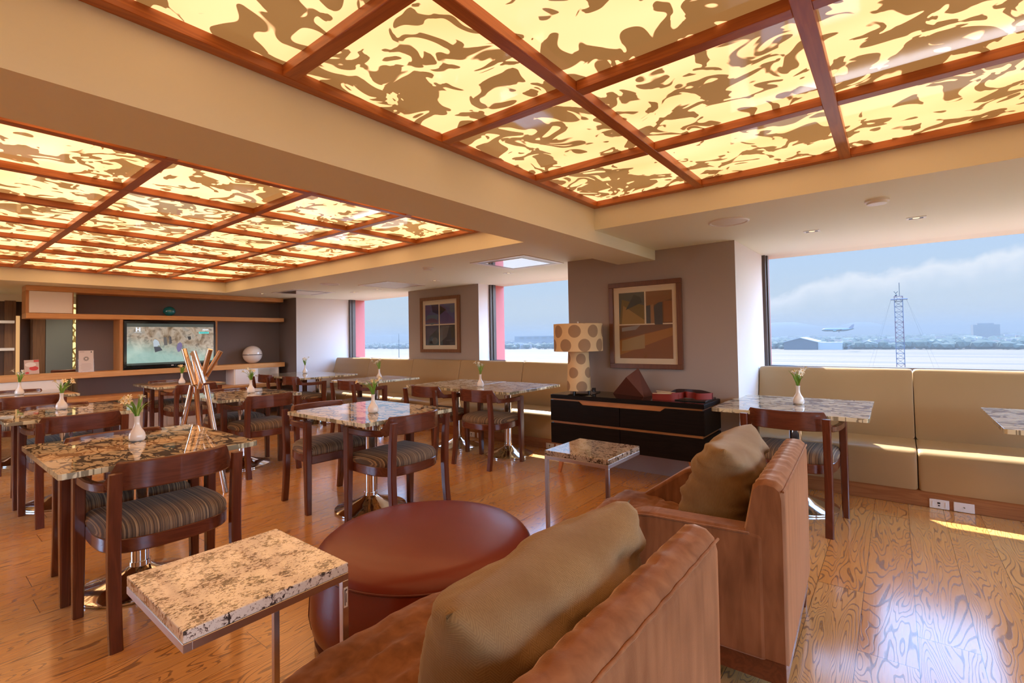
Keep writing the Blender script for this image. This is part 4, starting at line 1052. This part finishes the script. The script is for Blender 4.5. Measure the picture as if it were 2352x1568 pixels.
# striped chair beyond the counter
t = thing('striped_chair', 'striped upholstered chair in the lobby, seen past the oak counter', 'chair', (-9.95, 1.70, 0), R(-90))
b = BM(); box(b, -.23, .23, -.22, .22, .36, .46, .03, 3); obj('seat', b, 'stripes', t)
b = BM(); box(b, -.23, .23, -.25, -.19, .47, .87, .02, 3); obj('backrest', b, 'stripes', t)
b = BM(); box(b, -.24, .24, -.265, -.18, .86, .93, .02, 3); obj('top_rail', b, 'mahog', t)
for sx in (-1, 1):
    for sy in (-1, 1):
        b = BM(); loft(b, [rsec((sx * .2, sy * .19, 0), .015, .015), rsec((sx * .2, sy * .19, .37), .02, .02)]); obj('leg', b, 'mahogz', t)

# ------------------------------------------------------------------ outside
GZ = -21.5
b = BM(); bmesh.ops.create_grid(b, x_segments=1, y_segments=1, size=1); bmesh.ops.scale(b, vec=(9000, 9000, 1), verts=b.verts); bmesh.ops.translate(b, vec=(-500, 0, GZ), verts=b.verts)
struct('ground', b, 'ground')
b = BM()
for cx, cy, rx, h in ((-1050, 6500, 520, 150), (-620, 6700, 420, 95), (-300, 6600, 330, 128), (150, 6900, 600, 60), (-7600, 6000, 900, 120)):
    lathe(b, [(rx * 1.6, 0), (rx, h * .35), (rx * .55, h * .75), (rx * .25, h * .97), (0, h)], 40, (cx, cy, GZ))
struct('hill', b, 'hill')
rr = random.Random(5)
def xspan():
    a = rr.random()
    if a < .62: return rr.uniform(-.20, .17)
    if a < .82: return rr.uniform(-.86, -.60)
    return rr.uniform(-1.56, -1.18)
b = BM()
for i in range(2200):
    q = xspan(); y = 760 * (1 + 3.2 * rr.random() ** 1.7); y += 10; x = q * y; r = rr.uniform(2.5, 6) * (1 + y / 2500); hh = rr.uniform(5, 12)
    m = Matrix.Translation((x, y, GZ + hh * .55)) @ Matrix.Diagonal((r * 1.25, r, hh * .55, 1))
    bmesh.ops.create_icosphere(b, subdivisions=1, radius=1, matrix=m)
o = obj('distant_trees', b, 'tree'); tag(o, 'hazy band of trees beyond the airfield', 'trees', kind='stuff')
b = BM()
for i in range(900):
    q = xspan(); y = 780 * (1 + 3.0 * rr.random() ** 1.4) + 5; x = q * y; w = rr.uniform(5, 24); d = rr.uniform(8, 20); h = rr.uniform(3.0, 12)
    box(b, x - w / 2, x + w / 2, y, y + d, GZ, GZ + h)
o = obj('distant_town', b, 'town'); tag(o, 'hazy low town spread beyond the airfield', 'town', kind='stuff')
def hangar(label, x0, x1, y, d, wall, ridge, front, roof, annex=None):
    t = thing('hangar', label, 'hangar', ((x0 + x1) / 2, y, GZ)); a = (x1 - x0) / 2
    b = BM(); prism(b, [(-a, 0), (a, 0), (a, wall), (0, ridge - .6), (-a, wall)], 1, 0, d); obj('walls', b, front, t, ang=None)
    b = BM(); prism(b, [(-a - 1, wall), (0, ridge), (a + 1, wall), (a + 1, wall - .8), (0, ridge - .8), (-a - 1, wall - .8)], 1, -.8, d + 1); obj('roof', b, roof, t, ang=None)
    if annex:
        b = BM(); box(b, a + .5, a + annex, 2, d, 0, wall * .92); obj('annex', b, plain('annex_white', (.18, .18, .18), .8), t)
roofm = plain('hangar_roof', (.15, .15, .16), .7)
hangar('dark-fronted gabled hangar at the far side of the airfield', -121, -82, 755, 60, 10.5, 16.5, plain('hangar_dark', (.012, .016, .024), .8), roofm, 27)
hangar('pale low gabled hall right of the dark hangar', -50, -8, 775, 50, 4.5, 11, plain('hall_pale', (.10, .105, .115), .8), plain('hall_roof', (.19, .19, .19), .7))
t = thing('terminal_building', 'long hazy terminal block seen through the middle window', 'building', (-640, 940, GZ))
b = BM(); box(b, -95, 150, 0, 40, 0, 26); obj('main_block', b, plain('terminal_wall', (.06, .066, .078), .8), t, ang=None)
b = BM(); box(b, -100, -5, -14, 0, 0, 13); obj('lower_wing', b, plain('wing_wall', (.07, .075, .085), .8), t, ang=None)
b = BM()
for q in range(9): box(b, -80 + q * 22, -66 + q * 22, -.5, 0, 20, 23.5)
obj('window_band', b, plain('terminal_glass', (.015, .018, .024), .4), t, ang=None)
b = BM(); box(b, 128, 168, 1400, 1440, GZ, GZ + 33); box(b, 135, 160, 1405, 1435, GZ + 33, GZ + 36); tag(obj('tower_block', b, plain('block_grey', (.05, .052, .058), .8), ang=None), 'flat-topped hazy block on the skyline in the right window', 'building')
for i, (x, y, w, lab) in enumerate(((44, 790, 30, 'low white-roofed shed right of the mast, nearest the runway'), (82, 800, 34, 'second low white-roofed shed right of the mast'), (116, 795, 24, 'third low white-roofed shed, far right of the mast'))):
    t = thing('shed', lab, 'shed', (x, y, GZ), group='white-roofed sheds beyond the runway')
    b = BM(); box(b, -w / 2, w / 2, 0, 14, 0, 4); obj('walls', b, plain('shed_wall', (.04, .044, .05), .8), t)
    b = BM(); box(b, -w / 2 - 1, w / 2 + 1, -1, 15, 4, 5); obj('roof', b, plain('shed_roof', (.26, .26, .25), .7), t)
# lattice mast with stays
mx, my = .50, 100.
t = thing('lattice_mast', 'tall red and white lattice mast outside the big window', 'mast', (mx, my, GZ)); MH = 28.4
b = BM(); mw = .52
cor = [(-mw, -mw), (mw, -mw), (mw, mw), (-mw, mw)]
for cx_, cy_ in cor: tube(b, [(cx_, cy_, 0), (cx_, cy_, MH)], .06, 6)
n = 34
for i in range(n):
    z0, z1 = MH * i / n, MH * (i + 1) / n
    for j in range(4):
        p, q = cor[j], cor[(j + 1) % 4]
        if i % 2: p, q = q, p
        tube(b, [(*p, z0), (*q, z1)], .028, 4); tube(b, [(*p, z1), (*q, z1)], .026, 4)
def mastm():
    k = Mat('mast_paint'); z = k.n('SeparateXYZ', {0: k.obj()}).outputs[2]
    return k.pr(k.mix(k.math('GREATER_THAN', k.math('FRACT', k.math('DIVIDE', z, 7.)), .5), (.06, .03, .04), (.055, .055, .075)), .6)
obj('lattice', b, mastm(), t)
b = BM(); box(b, -1.0, 1.15, -.7, .7, MH - .55, MH - .42); pf_ = obj('platform', b, plain('mast_dark', (.10, .10, .13), .6), t)
b = BM(); tube(b, [(.15, 0, MH), (.15, 0, MH + 2.2)], .05, 6); tube(b, [(-.3, 0, MH), (-.3, 0, MH + .5), (-.55, 0, MH + .8)], .05, 6); tube(b, [(-.3, 0, MH + .5), (-.05, 0, MH + .8)], .05, 6); sphere(b, .16, (-.3, 0, MH + .2), 1, 10, 6); obj('antenna', b, 'seal', pf_)
for q, (dx, dy) in enumerate(((-9, -9), (10, -9), (-8, 10), (9, 10))):
    b = BM(); tube(b, [(1.0 if dx > 0 else -.95, 0, MH - .5), (dx, dy, 0)], .008, 4); obj('stay_wire', b, 'seal', t)
t = thing('antenna_mast', 'thin distant antenna pole seen through the left window', 'mast', (-1.2549 * 300, 300, GZ))
b = BM(); tube(b, [(0, 0, 0), (0, 0, 29)], [.42, .16], 6); obj('pole', b, 'seal', t)
b = BM(); tube(b, [(-2.4, 0, 18), (2.4, 0, 18)], .12, 5); tube(b, [(-1.6, 0, 22), (1.6, 0, 22)], .12, 5); obj('crossbar', b, 'seal', t)
# airliner on approach, nose to the left
t = thing('airplane', 'grey-green airliner descending over the airfield, nose to the left', 'airplane', (-54.5, 700, 4.2), R(0))
t.rotation_euler = (0, R(1.0), 0)
grn = plain('airliner_grey', (.06, .078, .08), .5)
b = BM(); fp = [(-16.5, .05, -.5), (-16, .7, -.35), (-15, 1.25, -.15), (-13, 1.75, 0), (-9, 1.9, .05), (6, 1.9, .05), (10, 1.5, .35), (14, .75, .9), (16.5, .2, 1.2)]
loft(b, [[(x, r * cos(2 * pi * j / 16), zc + r * sin(2 * pi * j / 16)) for j in range(16)] for x, r, zc in fp]); obj('fuselage', b, grn, t)
for s in (-1, 1):
    b = BM(); loft(b, [[(-3.5, s * 1.2, -.9), (-.5, s * 1.2, -.6), (2.8, s * 1.2, -.9), (-.5, s * 1.2, -1.3)], [(4.6, s * 15, .35), (5.3, s * 15, .45), (6.2, s * 15, .35), (5.3, s * 15, .28)]]); obj('wing', b, plain('wing_white', (.16, .16, .16), .5), t)
    b = BM(); loft(b, [[(12.2, s * .3, .8), (13.5, s * .3, .95), (15.3, s * .3, .8), (13.5, s * .3, .7)], [(15, s * 5.4, 1.3), (15.5, s * 5.4, 1.35), (16.3, s * 5.4, 1.3), (15.5, s * 5.4, 1.25)]]); obj('tailplane', b, grn, t)
    b = BM(); bmesh.ops.create_cone(b, cap_ends=True, segments=16, radius1=.95, radius2=.75, depth=3.2, matrix=Matrix.Translation((-2.6, s * 5, -1.5)) @ Matrix.Rotation(R(90), 4, 'Y')); obj('engine', b, plain('engine_teal', (.01, .05, .045), .5), t)
    b = BM(); tube(b, [(1.2, s * 2.2, -1.4), (1.2, s * 2.2, -2.9)], .15, 6); lathe(b, [(.55, -.25), (.55, .25)], 12, (1.2, s * 2.2, -2.9)); obj('landing_gear', b, 'black', t)
b = BM(); loft(b, [[(10.2, -.12, 1.4), (10.2, .12, 1.4), (15.2, .12, 1.4), (15.2, -.12, 1.4)], [(14.6, -.06, 6.2), (14.6, .06, 6.2), (16.4, .06, 6.2), (16.4, -.06, 6.2)]]); obj('tail_fin', b, plain('fin_mauve', (.07, .06, .08), .5), t)

# haze over the airfield: a body of scattering air
hz = Mat('haze'); vs = hz.n('VolumePrincipled', {'Color': (.150, .155, .158), 'Density': .0008, 'Absorption Color': (0., 0., 0.)}); hz.nt.links.new(vs.outputs[0], hz.out.inputs['Volume'])
b = BM(); box(b, -9500, 4500, 150, 8000, GZ - 5, 40); o = obj('haze', b, hz.m, ang=None); tag(o, 'pale blue haze over the airfield and town', 'haze', kind='stuff')

# ------------------------------------------------------------------ sky and sun
SKY_UP_FILL, SKY_BACK_FILL = 7.0, 8.5
w = bpy.data.worlds.new('sky'); sc.world = w; w.use_nodes = True; nt = w.node_tree; nt.nodes.clear()
def wn(t, **p):
    nd = nt.nodes.new('ShaderNode' + t)
    for k_, v_ in p.items(): setattr(nd, k_, v_)
    return nd
L = nt.links.new
tc = wn('TexCoord'); sep = wn('SeparateXYZ'); L(tc.outputs['Generated'], sep.inputs[0])
gr = wn('ValToRGB'); L(sep.outputs[2], gr.inputs[0]); e = gr.color_ramp.elements
e[0].position = 0.; e[0].color = (.49, .53, .55, 1); e[1].position = .5; e[1].color = (.20, .40, .78, 1)
q = e.new(.05); q.color = (.50, .58, .65, 1); q = e.new(.10); q.color = (.45, .57, .72, 1); q = e.new(.17); q.color = (.40, .56, .80, 1)
# cumulus bank: height of its top edge varies with direction
mp = wn('Mapping'); L(tc.outputs['Generated'], mp.inputs[0]); mp.inputs['Scale'].default_value = (1, 1, 0)
n1 = wn('TexNoise'); n1.inputs['Scale'].default_value = 7.; n1.inputs['Detail'].default_value = 2; L(mp.outputs[0], n1.inputs['Vector'])
n2 = wn('TexNoise'); n2.inputs['Scale'].default_value = 34.; n2.inputs['Detail'].default_value = 6; n2.inputs['Roughness'].default_value = .6; L(tc.outputs['Generated'], n2.inputs['Vector'])
def wm(op, a, b_=None, c_=None):
    nd = wn('Math', operation=op)
    for i_, v_ in enumerate((a, b_, c_)):
        if v_ is None: continue
        if isinstance(v_, (int, float)): nd.inputs[i_].default_value = v_
        else: L(v_, nd.inputs[i_])
    return nd.outputs[0]
edge = wm('ADD', wm('MULTIPLY', n1.outputs[0], .05), wm('MULTIPLY_ADD', n2.outputs[0], .035, wm('MULTIPLY_ADD', sep.outputs[0], .14, .055)))
dlt = wm('SUBTRACT', edge, sep.outputs[2])
cr = wn('ValToRGB'); L(wm('MULTIPLY_ADD', dlt, 10., .5), cr.inputs[0]); e = cr.color_ramp.elements
e[0].position = .46; e[0].color = (0, 0, 0, 1); e[1].position = .60; e[1].color = (.85,) * 3 + (1,)
q = e.new(.78); q.color = (.40, .40, .40, 1); q = e.new(.97); q.color = (.12,) * 3 + (1,)
front = wm('GREATER_THAN', sep.outputs[1], .0)
# fewer clouds towards the left windows
lft = wn('MapRange'); lft.inputs[1].default_value = -.62; lft.inputs[2].default_value = -.30; lft.inputs[3].default_value = .12; lft.inputs[4].default_value = 1.; L(sep.outputs[0], lft.inputs[0])
fac = wm('MULTIPLY', wm('MULTIPLY', cr.outputs[0], front), lft.outputs[0])
mx_ = wn('Mix', data_type='RGBA'); L(fac, mx_.inputs[0]); L(gr.outputs[0], mx_.inputs[6]); mx_.inputs[7].default_value = (.74, .77, .82, 1)
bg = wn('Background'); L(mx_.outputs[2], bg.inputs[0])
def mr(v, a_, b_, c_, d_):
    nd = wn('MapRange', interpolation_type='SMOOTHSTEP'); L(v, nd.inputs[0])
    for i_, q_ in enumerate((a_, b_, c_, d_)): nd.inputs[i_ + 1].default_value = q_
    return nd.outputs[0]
# added sky strength overhead, behind and rightwards, out of view, to fill the room
st_ = wm('ADD', 1., wm('ADD', mr(sep.outputs[2], .17, .5, 0., SKY_UP_FILL), wm('MULTIPLY', wm('MAXIMUM', mr(sep.outputs[1], .35, -.3, 0., SKY_BACK_FILL), mr(sep.outputs[0], .25, .6, 0., SKY_BACK_FILL)), mr(sep.outputs[2], -.05, .0, 0., 1.))))
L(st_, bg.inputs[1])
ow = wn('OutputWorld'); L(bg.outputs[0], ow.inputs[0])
sun = bpy.data.lights.new('sun', 'SUN'); sun.energy = 18; sun.angle = R(.53); sun.color = (1, .93, .80)
so = bpy.data.objects.new('sun', sun); C.objects.link(so); so.rotation_euler = Vector((.616, -.733, -1.0)).to_track_quat('-Z', 'Y').to_euler()
for i, (x, y, l) in enumerate(dl):
    s = bpy.data.lights.new('downlight_lamp', 'SPOT'); s.energy = 5; s.color = (1, .80, .55); s.spot_size = R(95); s.spot_blend = .7; s.shadow_soft_size = .02
    o = bpy.data.objects.new('downlight_lamp', s); C.objects.link(o); o.location = (x, y, ZS - .02)

for x, y in ((-9.9, .6), (-9.9, 1.75)):  # added spots without fittings, to brighten the lobby
    s = bpy.data.lights.new('lobby_fill', 'SPOT'); s.energy = 22; s.color = (1, .84, .62); s.spot_size = R(150); s.spot_blend = .8; s.shadow_soft_size = .05
    o = bpy.data.objects.new('lobby_fill', s); C.objects.link(o); o.location = (x, y, ZS - .03)

# ------------------------------------------------------------------ camera
f, yaw, pit, roll, H = 1114.9, .668471, .0246670, -.0175141, 1.30
fw = Vector((-sin(yaw) * cos(pit), cos(yaw) * cos(pit), sin(pit))); rt = fw.cross(Vector((0, 0, 1))).normalized(); up = rt.cross(fw)
r_ = rt * cos(roll) + up * sin(roll); u_ = -rt * sin(roll) + up * cos(roll)
cam = bpy.data.cameras.new('camera'); cam.sensor_width = 36; cam.lens = f * 36 / 2352; cam.shift_y = (748.04 - 784) / 2352; cam.clip_end = 20000; cam.clip_start = .05
co = bpy.data.objects.new('camera', cam); C.objects.link(co)
mtx = Matrix((r_, u_, -fw)).transposed().to_4x4(); mtx.translation = (0, 0, H); co.matrix_world = mtx
sc.camera = co

sc.view_settings.view_transform = 'Standard'; sc.view_settings.look = 'None'; sc.view_settings.gamma = 1; sc.view_settings.use_curve_mapping = False
sc.view_settings.exposure = 0.30
cy = sc.cycles
cy.max_bounces = 10; cy.diffuse_bounces = 6; cy.glossy_bounces = 4; cy.transparent_max_bounces = 16; cy.transmission_bounces = 4; cy.volume_bounces = 0
cy.caustics_reflective = False; cy.caustics_refractive = False; cy.sample_clamp_indirect = 6
cy.use_denoising = True
